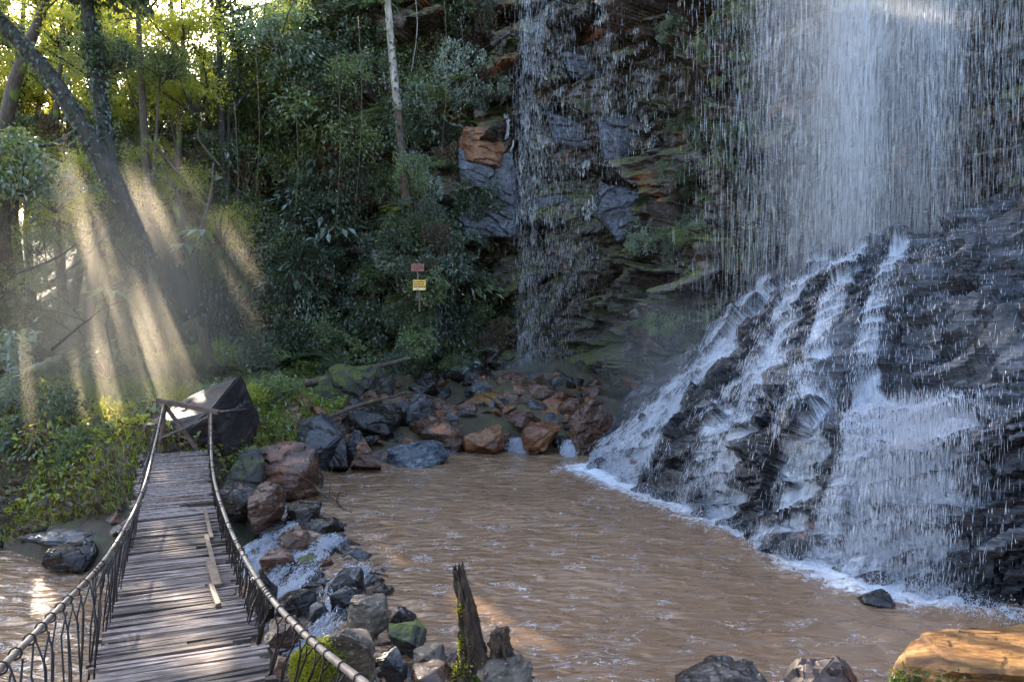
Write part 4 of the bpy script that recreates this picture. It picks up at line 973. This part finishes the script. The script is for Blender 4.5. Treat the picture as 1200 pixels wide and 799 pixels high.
def hit_wall(i, j):
    i = int(np.clip(i, 0, 559)); j = int(np.clip(j, 0, 329)); return Vector(CLIFF[i, j]), Vector(N0[i, j])
# the jungle wall: even cover of the left half of the cliff, chosen on the wall itself
def wall_index(px):
    pr = [PXY(CLIFF[i, 60])[0] for i in range(0, 560, 4)]
    return np.interp(px, pr[:120], np.arange(0, 480, 4))
done = []
def cover(n, px0, px1, z0, z1, keys, s, group, seed, mind=.55, rghost=1, keep=None, sz=None, up=.2):
    rg = random.Random(seed); c = 0; t_ = 0
    while c < n and t_ < n*30:
        t_ += 1
        px = rg.uniform(px0, px1); z = rg.uniform(z0, z1); i = wall_index(px); ii_ = int(i)
        j = (z-cp[ii_, 2]+1.2)/cp[ii_, 3]*329
        if j > 325 or j < 5: continue
        p, nr = hit_wall(i, j)
        sc_ = rg.uniform(*s)
        a, b = PXY(p)
        if keep and not keep(a, b, rg): continue
        if b < -60 or b > 480: continue
        if any((p-q).length < mind*(sc_+r_)*.5 for q, r_ in done): continue
        done.append((p, sc_)); k = rg.choice(keys); idx = None
        if isinstance(k, tuple): k, idx = k
        put(k, p+nr*sc_*.35+Vector((0, 0, up*sc_ if k != 'vine' else 0)), sc_, rg, group, idx, sz); c += 1
    return c
G1 = 'plants covering the jungle wall'
# bluish canopy masses high up
cover(34, 165, 400, 6.8, 13.5, [('broadleaf', 2), ('broadleaf', 4), ('airy', 1), ('airy', 2), ('large', 1)], (.9, 1.4), G1, 1)
cover(150, 90, 545, 1.5, 13.5, ['broadleaf', 'airy', 'vine', 'vine', 'fern', 'large', 'broadleaf'], (.65, 1.15), G1, 2, .42)
cover(120, 200, 560, 1.0, 11, ['fern', 'vine', 'large', 'broadleaf', 'fern'], (.35, .75), G1, 3, .32)
cover(110, 250, 545, .9, 10, ['broadleaf', 'fern', 'vine', 'large', 'airy', 'broadleaf'], (.5, .95), G1, 8, .24)
G3 = 'small plants on the wet cliff'
def cliff_keep(a, b, rg):
    if 535 < a < 600 and 140 < b < 290: return False
    return (a < 600) or (735 < a < 900 and rg.random() < .9) or rg.random() < .10
cover(26, 530, 610, 1.5, 13, ['vine', 'fern', 'broadleaf'], (.3, .6), G3, 4, .4, keep=cliff_keep)
cover(120, 735, 960, 1.5, 13, ['fern', 'vine', 'large', 'broadleaf', 'broadleaf'], (.18, .42), G3, 5, .34, keep=cliff_keep)
cover(14, 600, 740, 2, 13, ['fern', 'vine'], (.15, .3), G3, 6, .4)

# trees -----------------------------------------------------------------
def tree(name, trunk_pts, radii, crowns, label, cat='tree', mat='bark_dark', ivy=0, limbs=(), seed=0, group=None):
    rg = random.Random(seed); base = Vector(trunk_pts[0]); root = empty(name, base, label, cat, group)
    q, _ = smooth_path([(*p, r_) for p, r_ in zip(trunk_pts, radii)], 26)
    mb = MB(); mb.tube([p[:3] for p in q], list(q[:, 3]), 10, rough=.07, seed=seed); mb.build('trunk', M[mat], root, base, True)
    for l in limbs:
        mb = MB(); qq, _ = smooth_path([(*p, r_) for p, r_ in l], 10); mb.tube([p[:3] for p in qq], list(qq[:, 3]), 7, rough=.08, seed=seed); mb.build('limb', M[mat], root, base, True)
    if ivy:
        k = np.random.default_rng(seed); n = ivy; i = k.integers(0, len(q)-1, n); f = k.random((n, 1)); C = q[i, :3]*(1-f)+q[i+1, :3]*f; nn = k.normal(size=(n, 3)); nn /= np.linalg.norm(nn, axis=1, keepdims=True)
        C = C+nn*(q[i, 3:4]*1.05+k.exponential(.05, (n, 1))); ln = k.uniform(.05, .12, n); Vv, F = leaf_arr(C, nn*.5+[0, 0, -.8]+k.normal(size=(n, 3))*.3, nn, ln, ln*.7)
        ob = bpy.data.objects.new('ivy', np_mesh('ivy', Vv-np.array(base), F, [M['leaf_dark']], False, {'tint': np.repeat(k.random(n), 4)})); link(ob, root)
    for (c, s_, key, idx) in crowns:
        fm, sm, mt = PLANTS[key][idx]
        ob = bpy.data.objects.new('crown', fm); ob.location = Vector(c)-base; ob.scale = (s_, s_, s_*.8); ob.rotation_euler = (rg.uniform(-.3, .3), rg.uniform(-.3, .3), rg.uniform(0, 6.28)); link(ob, root)
        if sm: tw = bpy.data.objects.new('branches', sm); link(tw, ob)
    return root
LT = [W(228, 372, 15.4), W(190, 300, 15.2), W(150, 245, 15), W(110, 172, 14.8), (W(60, 92, 14.6)), W(0, 25, 14.4), W(-70, -50, 14.2)]
tree('leaning_tree', LT, [.26, .23, .19, .17, .15, .13, .11], [(W(-60, -40, 14), 1.3, 'airy', 0), (W(20, 190, 13.6), .9, 'broadleaf', 2), (W(70, 225, 14.2), .6, 'broadleaf', 2)],
     'dark ivy-clad trunk leaning to the upper left across the bright gap', ivy=1500, limbs=[[(W(95, 150, 14.8), .05), (W(60, 170, 14.4), .035), (W(20, 168, 14.0), .015)], [(W(150, 245, 15), .05), (W(100, 300, 14.5), .03), (W(60, 330, 14.2), .012)]], seed=1)
tree('forked_tree', [W(132, 215, 15.1), W(122, 150, 15.2), W(112, 80, 15.3), W(104, 20, 15.4), W(98, -60, 15.5)], [.15, .14, .13, .12, .1], [(W(98, -50, 15.5), 1.4, 'broadleaf', 1), (W(130, 60, 15.3), .5, 'broadleaf', 1)],
     'upright dark ivy-covered trunk rising from the leaning one', ivy=1700, seed=2)
pt = tree('pale_tree', [W(496, 380, 20.2), W(484, 300, 19.9), W(474, 210, 19.3), W(467, 140, 19.2), W(460, 70, 19.1), W(452, -30, 19)], [.17, .14, .12, .095, .08, .07], [(W(450, -60, 19), 1.5, 'airy', 1), (W(480, 200, 19), .5, 'vine', 1), (W(476, 260, 19.1), .6, 'vine', 0), (W(492, 330, 19.1), .6, 'vine', 2)],
     'slender trunk with pale bark above and mossy brown below before the jungle wall', mat='bark_brown', ivy=700, seed=3)
mb = MB(); qq, _ = smooth_path([(*W(466.5, 130, 19.17), .102), (*W(460, 70, 19.07), .088), (*W(452, -30, 18.97), .078)], 12); mb.tube([p[:3] for p in qq], list(qq[:, 3]), 10); mb.build('pale_bark', M['bark_pale'], pt, pt.location, True)
tree('backlit_tree', [W(4, 330, 18), W(2, 190, 18), W(18, 95, 18), W(52, 5, 18), W(60, -60, 18)], [.2, .17, .14, .1, .08], [(W(48, -20, 18), 1.2, 'yellow', 0)], 'reddish trunk at the far left edge against the bright sky', mat='bark_brown', seed=4)
tree('backlit_tree', [W(245, 430, 16.5), W(232, 360, 16.3), W(222, 300, 16.2), W(205, 240, 16.1)], [.12, .10, .08, .05], [], 'bare leaning trunk right of the light shafts', mat='bark_brown', seed=5, limbs=[[(W(222, 300, 16.2), .05), (W(245, 240, 16.3), .03), (W(250, 190, 16.4), .012)]])
GB = 'backlit trees behind the left bank'
k = 0
for (px, Yd, top, w, key, idx) in [(30, 24, -40, 1.7, 'yellow', 0), (75, 21, 20, 1.5, 'yellow', 1), (120, 19, 60, 1.4, 'yellow', 2), (160, 19, -20, 1.6, 'yellow', 0), (-40, 20, 60, 1.6, 'yellow', 1), (60, 30, 60, 2.6, 'yellow', 0),
                              (140, 28, -60, 2.8, 'yellow', 1), (10, 34, 130, 3.0, 'yellow', 2), (-80, 28, -30, 2.8, 'airy', 0), (215, 21, 30, 1.7, 'yellow', 1), (255, 23, -30, 2.2, 'airy', 0), (280, 24, 40, 2.0, 'airy', 3), (240, 26, 60, 2.4, 'airy', 0), (105, 24, 0, 1.8, 'yellow', 0), (-20, 17, 200, 1.2, 'airy', 3), (95, 34, 150, 3.0, 'yellow', 1), (-120, 22, 20, 2.2, 'airy', 0), (50, 26, 90, 1.8, 'yellow', 1), (20, 28, 30, 2.0, 'yellow', 0), (90, 29, 40, 2.0, 'yellow', 2), (130, 22, 120, 1.3, 'yellow', 1), (180, 25, 90, 1.8, 'yellow', 0), (0, 22, 150, 1.3, 'yellow', 2), (150, 31, 10, 2.4, 'yellow', 1), (200, 29, -10, 2.4, 'yellow', 0)]:
    rg = random.Random(100+k); gx = W(px, 400, Yd).x; gz = float(terrain_z(np.array([gx]), np.array([Yd]))[0]); tp = W(px, top, Yd)
    b = Vector((gx+rg.uniform(-.6, .6), Yd, gz-.1)); mid = (b+tp)/2+Vector((rg.uniform(-.5, .5), 0, 0)); cr = [(tp, w, key, idx)]
    for q in range(6):
        cr.append((b.lerp(tp, rg.uniform(.35, .95))+Vector((rg.uniform(-1, 1)*w, rg.uniform(-.6, .6)*w, 0)), w*rg.uniform(.5, .8), key, rg.choice([0, 1, 2])))
    r0 = .05+.03*w; root = tree('backlit_tree', [b, mid, tp], [r0*1.5, r0, r0*.5], cr, None, 'tree', 'bark_brown' if k % 2 else 'bark_dark', limbs=[[(b.lerp(tp, .4), r0*.6), (Vector(cr[2][0]), r0*.2)], [(b.lerp(tp, .6), r0*.5), (Vector(cr[4][0]), r0*.2)]], seed=k)
    autolabel(root, 'glowing yellow-green tree' if key == 'yellow' else 'grey-green tree', 'tree', GB); k += 1
# left bank shrubs
G2 = 'shrubs on the left bank'
rg = random.Random(21)
def bank(px, Yd, s, key, idx=None, dz=0., sz=None):
    x = W(px, 400, Yd).x; z = float(terrain_z(np.array([x]), np.array([Yd]))[0]); return put(key, Vector((x, Yd, z+s*.45+dz)), s, rg, G2, idx, sz)
for a in [(55, 12.6, .62, 'broadleaf', 1), (78, 12.9, .5, 'airy', 3), (20, 12.8, .55, 'airy', 1), (-5, 13.4, .8, 'airy', 2), (30, 14.2, .8, 'fern', 2), (60, 14.6, .8, 'fern', 2), (95, 13.6, .55, 'yellow', 0), (120, 13.2, .45, 'yellowbroad', 0), (140, 13.9, .5, 'yellow', 1),
          (150, 12.9, .38, 'yellowbroad', 1), (110, 12.4, .38, 'airy', 0), (90, 12.0, .34, 'broadleaf', 0), (130, 11.8, .32, 'airy', 0), (145, 12.2, .3, 'yellowbroad', 0), (70, 11.9, .28, 'yellow', 2), (35, 12.0, .3, 'large', 2), (5, 12.2, .36, 'fern', 3),
          (180, 13.6, .45, 'large', 2), (205, 14.2, .5, 'yellow', 0), (235, 14.6, .5, 'broadleaf', 4), (262, 14.4, .42, 'large', 1), (290, 14.6, .42, 'yellowbroad', 0), (310, 15, .45, 'yellow', 2), (330, 15.6, .4, 'yellowbroad', 1), (240, 13.9, .3, 'broadleaf', 2),
          (0, 16, 1.1, 'airy', 2), (40, 16.5, 1.0, 'broadleaf', 1), (80, 17, .9, 'airy', 3), (125, 16, .8, 'large', 2), (160, 16.8, .8, 'fern', 3), (215, 17, .8, 'airy', 0), (255, 17.5, .9, 'fern', 0), (300, 18.2, .9, 'airy', 3), (350, 18.5, .8, 'fern', 1), (390, 19, .8, 'airy', 3),
          (-30, 15, 1.2, 'broadleaf', 2), (20, 18.5, 1.3, 'broadleaf', 1), (70, 19.5, 1.2, 'airy', 0), (190, 19.5, 1.2, 'broadleaf', 1), (240, 20.2, 1.2, 'vine', 0), (120, 20.5, 1.3, 'fern', 0), (160, 21.5, 1.4, 'airy', 0), (365, 17.4, .35, 'tuft', 0), (395, 17.6, .35, 'tuft', 0)]:
    bank(*a)
for q in range(30):
    px = rg.uniform(455, 515); py = rg.uniform(215, 400); put(rg.choice(['vine', 'broadleaf', 'fern', 'large']), W(px, py, rg.uniform(18.9, 19.9)), rg.uniform(.3, .55), rg, 'plants around the pale tree')
# more canopy behind that closes the hill
for q in range(26):
    px = rg.uniform(60, 300); Yd = rg.uniform(20, 27); x = W(px, 400, Yd).x; z = float(terrain_z(np.array([x]), np.array([Yd]))[0])
    put(rg.choice(['broadleaf', 'airy', 'vine', 'fern']), Vector((x, Yd, z+rg.uniform(.5, 4.5))), rg.uniform(1.0, 1.7), rg, 'undergrowth behind the left bank')
# pale umbrella of hanging leaves in mid air right of the shafts
def rosette(px, py, Yd, r_, mat, label, n=14):
    c = W(px, py, Yd); root = empty('palm_leaf_plant', c-Vector((0, 0, 1.4)), label, 'plant'); rgn = np.random.default_rng(int(px))
    a = np.linspace(0, 2*math.pi, n, endpoint=False)+rgn.normal(size=n)*.1; D = np.stack([np.cos(a), np.sin(a), -.25+rgn.normal(size=n)*.12], -1)
    Vv, F = leaf_arr(np.tile(np.array(c), (n, 1))+D*.05, D, np.tile([0, 0, 1.], (n, 1)), r_*rgn.uniform(.8, 1.1, n), r_*.30+0*a, .1)
    link(bpy.data.objects.new('leaf_rosette', np_mesh('leaf_rosette', Vv-np.array(root.location), F, [M[mat]], False, {'tint': np.repeat(rgn.random(n)*.5+.5, 4)})), root)
    mb = MB(); mb.tube([c-Vector((0, 0, 1.4)), c-Vector((.1, 0, .7)), c], [.03, .02, .012], 6); mb.build('stalk', M['leaf_dark'], root, root.location)
rosette(236, 268, 15.6, .55, 'leaf_blue', 'pale umbrella-like rosette of long leaves beside the light shafts')
rosette(215, 285, 15.4, .42, 'leaf_blue', 'smaller umbrella-like leaf rosette left of the larger pale one')
rosette(130, 338, 14.6, .5, 'leaf_pale', 'flat-leaved plant standing in the light shafts')
rosette(262, 450, 14.2, .34, 'leaf_blue', 'dark bluish leaf rosette behind the wedge slab')
# fallen logs, lianas, bare branches
def log(name, pts, rad, mat, label, cat='log', twigs=0, seed=0):
    rg = random.Random(seed); base = Vector(pts[0]); q, _ = smooth_path([(*p,) for p in pts], 18)
    mb = MB(); mb.tube([tuple(p) for p in q], list(np.linspace(rad[0], rad[1], 18)), 8, rough=.12, seed=seed)
    for k in range(twigs):
        p = Vector(q[rg.randrange(3, 17)]); d = Vector((rg.uniform(-1, 1), rg.uniform(-.5, .3), rg.uniform(-.2, 1))).normalized()*rg.uniform(.3, .9)
        mb.tube([p, p+d*.5+Vector((0, 0, .05)), p+d], [rad[1]*.8, rad[1]*.5, .004], 5)
    o = mb.build(name, M[mat], None, base, True, top=True); tag(o, label, cat)
log('fallen_log', [W(345, 452, 17.4), W(400, 440, 17.8), W(480, 420, 18.6)], (.10, .05), 'bark_brown', 'fallen log leaning across the top of the rubble', seed=1)
log('fallen_branch', [W(360, 500, 14.8), W(420, 475, 15.3), W(480, 460, 16)], (.05, .02), 'bark_brown', 'thin fallen branch lying over the rubble', 'branch', 2, 2)
log('driftwood', [W(372, 572, 11.0), W(392, 590, 10.6), W(412, 600, 10.3)], (.02, .008), 'bark_brown', 'thin brown stick jammed on the stones of the outlet', 'branch', 5, 3)
log('dead_branch', [W(20, 320, 13.4), W(70, 300, 13.6), W(110, 268, 14)], (.03, .01), 'bark_dark', 'dark bare twig reaching over the left bank', 'branch', 8, 4)
log('dead_branch', [W(60, 410, 12.8), W(90, 385, 12.9), W(108, 372, 13)], (.025, .008), 'bark_dark', 'short bare dark twig at the left edge of the shafts', 'branch', 6, 5)
log('dead_branch', [W(258, 195, 17.5), W(232, 160, 17.3), W(245, 130, 17.2)], (.025, .008), 'bark_brown', 'crooked thin bare branch under the bluish canopy', 'branch', 6, 6)
log('dead_branch', [W(205, 340, 15.8), W(214, 250, 15.6), W(190, 195, 15.5)], (.05, .015), 'bark_brown', 'reddish bare branch rising beside the light shafts', 'branch', 5, 7)
for k, (px, a, b, Yd) in enumerate([(485, -20, 85, 19), (300, 60, 260, 19), (345, 90, 300, 19.5), (420, 20, 240, 19), (520, -10, 180, 20), (275, 120, 330, 18.4), (395, 60, 280, 19.6), (540, 20, 150, 21)]):
    log('liana', [W(px, a, Yd-.6), W(px+4, (a+b)/2, Yd-.7), W(px-3, b, Yd-.6)], (.009, .006), 'bark_pale' if k < 1 else 'bark_brown', ['pale straight liana right of the pale trunk', 'liana hanging under the bluish canopy', 'long liana in the middle of the jungle wall', 'thin liana left of the pale trunk', 'liana hanging beside the dark cliff edge', 'liana near the leaf rosettes', 'brown liana between canopy and pale trunk', 'short liana beside the far waterfall'][k], 'liana', seed=k)

# ground cover: grass and herbs on the left bank, one mass
def ground_cover(name, n, boxx, boxy, kindf, mat, label, seed, thr):
    k = np.random.default_rng(seed); x = k.uniform(*boxx, n*4); y = k.uniform(*boxy, n*4)
    dd = seg_dist(x, y, POLY); ins = inside(x, y, POLY)
    m = (terrain_z(x, y) > -.40) & ((~ins) | (dd < 1.0)) & (x < -3.6+.0*y) & (fbm(np.stack([x*.9, y*.9, 0*x], -1), 3, seed)+k.normal(size=len(x))*.25 > thr) & (np.hypot(x+4.3, y-10.2) > .9)
    x = x[m][:n]; y = y[m][:n]; z = terrain_z(x, y); C = np.stack([x, y, z-.01], -1); n = len(x)
    if kindf == 'blade':
        D = k.normal(size=(n, 3))*.5+[0, -.1, 1.]; ln = k.uniform(.06, .22, n); Vv, F = leaf_arr(C, D, k.normal(size=(n, 3)), ln, .010+.03*ln)
    else:
        C[:, 2] += k.uniform(.02, .25, n); D = k.normal(size=(n, 3))+[0, 0, .1]; ln = k.uniform(.05, .13, n); Vv, F = leaf_arr(C, D, k.normal(size=(n, 3))*.4+[0, 0, 1], ln, ln*.6)
    o = link(bpy.data.objects.new(name, np_mesh(name, Vv, F, [M[mat]], False, {'tint': np.repeat(k.random(n), 4)}))); tag(o, label, 'grass', kind='stuff')
ground_cover('grass', 42000, (-13, -2.5), (10.6, 19), 'blade', 'grass', 'short bright grass and moss on the left bank', 1, -.25)
ground_cover('herbs', 16000, (-13, -2.5), (10.9, 20), 'leaf', 'grass', 'low leafy herbs on the left bank', 2, -.05)
ground_cover('undergrowth', 12000, (-16, -2.5), (14, 24), 'leaf', 'leaf_mid', 'dark low undergrowth at the foot of the jungle', 3, -.4)
ground_cover('leaf_litter', 9000, (-13, -2.5), (10.5, 14), 'leaf', 'leaf_dead', 'brown fallen leaves along the stream bank', 4, -.6)

def moss_patch(parent, pts, n, seed, mat='leaf_yellow'):
    k = np.random.default_rng(seed); dg = None
    bpy.context.view_layer.update(); o_ = parent; inv = o_.matrix_world.inverted(); C = []; Nn = []
    for a, b, r_ in pts:
        for _ in range(n):
            px_ = a+k.normal()*r_; py_ = b+k.normal()*r_; t_ = inv@W(px_, py_, 20); f_ = inv@Vector((0, 0, CAMZ)); h = o_.ray_cast(f_, (t_-f_).normalized())
            if h[0]: C.append(tuple(h[1]+Vector(k.normal(size=3)*.006))); Nn.append(tuple(h[2]))
    if not C: return
    C = np.array(C); Nn = np.array(Nn); m = len(C); ln = k.uniform(.012, .035, m); Vv, F = leaf_arr(C, Nn*.8+k.normal(size=(m, 3))*.5+[0, 0, .2], k.normal(size=(m, 3)), ln, ln*.5)
    link(bpy.data.objects.new('moss', np_mesh('moss', Vv, F, [M[mat]], False, {'tint': np.repeat(k.random(m), 4)})), o_)['kind'] = 'stuff'
for o_ in list(scene.objects):
    l_ = o_.get('label', '')
    if l_.startswith('big boulder with bright green'): moss_patch(o_, [(352, 770, 10), (362, 790, 12), (372, 760, 8), (350, 800, 12), (385, 775, 7)], 1100, 1)
    if l_.startswith('sunlit flat-topped ochre'): moss_patch(o_, [(1052, 798, 7), (1075, 806, 10), (1110, 812, 10)], 350, 2, 'leaf_mid')
    if l_.startswith('large sloping rock'): moss_patch(o_, [(380, 450, 14), (410, 445, 14), (350, 468, 12)], 900, 3, 'grass')
    if l_.startswith('tall rotten stump'):
        for c_ in o_.children:
            if c_.name.startswith('trunk'): moss_patch(c_, [(532, 715, 5), (534, 755, 6), (540, 785, 8)], 260, 4)

# gaps between the leaves through which the low sun reaches the gorge
GAPS = [(W(190, 430, 13.4), .44), (W(112, 430, 13.2), .20), (W(140, 440, 13.2), .09), (W(236, 390, 14.8), .09), (W(160, 470, 13.2), .32), (W(140, 500, 12.8), .25), (W(110, 545, 12), .25), (W(60, 590, 11.6), .15),
        (W(200, 620, 7.2), .26), (W(215, 690, 5.4), .17), (W(170, 700, 5.6), .13), (W(190, 780, 4.2), .28), (W(205, 560, 9.3), .18), (W(240, 760, 4.3), .15), (W(395, 740, 5.6), .28), (W(430, 712, 6.2), .2), (W(530, 680, 5.7), .12), (W(505, 775, 5.9), .16),
        (W(435, 610, 10.2), .28), (W(475, 650, 9), .2), (W(530, 690, 7.6), .22), (W(620, 750, 6.6), .15), (W(1090, 755, 5.1), .35), (W(1180, 760, 5.2), .35), (W(980, 785, 5.0), .25), (W(10, 700, 8.8), .45), (W(60, 680, 9.4), .18), (W(360, 640, 9.3), .2), (W(560, 785, 5.6), .12), (W(1170, 265, 11.6), .4)]
GP = np.array([tuple(p) for p, r_ in GAPS]); GR = np.array([r_ for p, r_ in GAPS])
bpy.context.view_layer.update()
npunch = 0
for o in list(scene.objects):
    if o.name.split('.')[0] not in ('crown', 'foliage', 'branches', 'stem', 'ivy', 'leaf_rosette'): continue
    mw = np.array(o.matrix_world); bb = np.array([list(c) for c in o.bound_box]); c = mw[:3, :3]@bb.mean(0)+mw[:3, 3]; rad = np.linalg.norm(mw[:3, :3]@((bb[6]-bb[0])/2))
    d = c-GP; t = d@SUN; dist = np.linalg.norm(d-t[:, None]*SUN, axis=1); k = np.where((dist < GR+rad) & (t > -rad))[0]
    if not len(k): continue
    me = o.data; n = len(me.vertices); co_ = np.empty(n*3, np.float32); me.vertices.foreach_get('co', co_); wv = co_.reshape(-1, 3)@mw[:3, :3].T+mw[:3, 3]
    kill = np.zeros(n, bool)
    for q in k:
        dd = wv-GP[q]; tt = dd@SUN; kill |= (np.linalg.norm(dd-tt[:, None]*SUN, axis=1) < GR[q]) & (tt > .8)
    if not kill.any(): continue
    bm = bmesh.new(); bm.from_mesh(me); bm.verts.ensure_lookup_table()
    fs = [f for f in bm.faces if any(kill[v_.index] for v_ in f.verts)]
    if len(fs) >= len(bm.faces)-2: bm.free(); continue
    bmesh.ops.delete(bm, geom=fs, context='FACES'); loose = [v_ for v_ in bm.verts if not v_.link_faces]; bmesh.ops.delete(bm, geom=loose, context='VERTS')
    m2 = bpy.data.meshes.new(me.name); bm.to_mesh(m2); bm.free(); m2.materials.append(me.materials[0]); o.data = m2; npunch += 1
print('GAPS opened in', npunch)

# ------------------------------------------------------------------ labels for the repeats
LM = [('the yellow sign', 491, 334), ('the leaning ivy-clad trunk', 120, 190), ('the pale slender trunk', 466, 130), ('the dark wedge slab', 240, 490), ('the squared mossy boulder', 275, 560),
      ('the pebbly blue-grey boulder', 486, 540), ('the orange-topped block', 634, 512), ('the far waterfall', 640, 300), ('the shadowed middle boulder', 436, 492), ('the ochre misty stone', 582, 468),
      ('the tall stump', 545, 730), ('the mossy boulder by the handrail', 395, 770), ('the black cubic block', 468, 727), ('the top of the light shafts', 130, 260), ('the foot of the light shafts', 160, 440),
      ('the upright forked trunk', 110, 60), ('the pale rosettes', 230, 275), ('the flat grey stream slab', 78, 628), ('the main waterfall', 1000, 150), ('the rusty cliff patch', 560, 180), ('the pair of pointed stones', 415, 530),
      ('the fallen log', 410, 438), ('the top of the black slope', 950, 300), ('the bluish canopy', 290, 120), ('the orange cliff patch', 745, 310), ('the rounded ribbed boulder', 360, 515), ('the head of the rapid', 340, 595),
      ('the greenish boulder in the rapid', 362, 668), ('the dark hollow under the jungle', 360, 360), ('the upper edge of the photo', 400, 0), ('the green mossy rock', 400, 455)]
ORD = ['', 'second ', 'third ', 'fourth ', 'fifth ', 'sixth ', 'seventh ', 'eighth ', 'ninth ', 'tenth ']
bpy.context.view_layer.update()
groups = {}
for base_, objs in ALLLAB.items():
    for o in objs:
        a, b = PXY(o.location); nm, lx, ly = min(LM, key=lambda l: math.hypot(l[1]-a, (l[2]-b)))
        dx = a-lx; dy = b-ly
        rel = 'beside' if math.hypot(dx, dy) < 14 else (('right of' if dx > 0 else 'left of') if abs(dx) > abs(dy) else ('below' if dy > 0 else 'above'))
        if abs(dx) > 22 and abs(dy) > 22: rel = ('below' if dy > 0 else 'above')+' and '+('right of' if dx > 0 else 'left of')
        groups.setdefault((base_.split(' in the ')[0].split(' at the ')[0].split(' around ')[0].split(' among ')[0].split(' on the ')[0], rel, nm), []).append(o)
for (bs, rel, nm), objs in groups.items():
    objs.sort(key=lambda o: -max(o.scale)/o.location.y)
    for k, o in enumerate(objs):
        sz = '' if len(objs) == 1 else (ORD[min(k, 9)]+'largest ' if k < 10 else 'small ')
        o['label'] = (sz+bs+' '+rel+' '+nm)

# ------------------------------------------------------------------ mist
def mist(name, c, r, dens, label, g=.3, col=(1, 1, 1), soft=True):
    bm = bmesh.new(); bmesh.ops.create_icosphere(bm, subdivisions=3, radius=1)
    me = bpy.data.meshes.new(name); bm.to_mesh(me); bm.free(); o = bpy.data.objects.new(name, me); o.location = c; o.scale = r; link(o); tag(o, label, 'mist', kind='stuff')
    m, t, N = newmat(name+'_air'); P = N('TexCoord').outputs['Object']
    L_ = N('VectorMath', operation='LENGTH', i={0: P}).outputs['Value']
    f = math_(N, 'MULTIPLY', ramp(N, L_, [(.0, 1.), (1., 0.)], 'EASE'), dens)
    v = N('VolumePrincipled', i={'Color': (*col, 1), 'Density': f, 'Anisotropy': g}); N('OutputMaterial', i={1: v.outputs[0]}); me.materials.append(m)
    return o
mist('shaft_mist', (-6.5, 13.8, 2.7), (2.7, 3.3, 3.5), 0.17, 'sunlit mist in which the light shafts show over the left bank', .55, (1, .88, .72))  # warm sunlight tint put into the colour of the mist
mist('spray_mist', (.5, 20.6, .5), (1.7, 1.6, 1.5), .42, 'pale spray hanging at the foot of the far waterfall', .2)
mist('spray_mist', (2.7, 13.2, 1.8), (1.8, 2.4, 1.9), .07, 'fine spray over the left ridge of the black slope', .2)
mist('spray_mist', (4.3, 8.3, .4), (1.6, 1.2, 1.3), .22, 'fine spray at the foot of the wide curtain', .2)

mist('falls_mist', (5.8, 13.4, 7.3), (2.3, 1.0, 7.8), .40, 'milky veil of spray drifting around the main waterfall', .2)
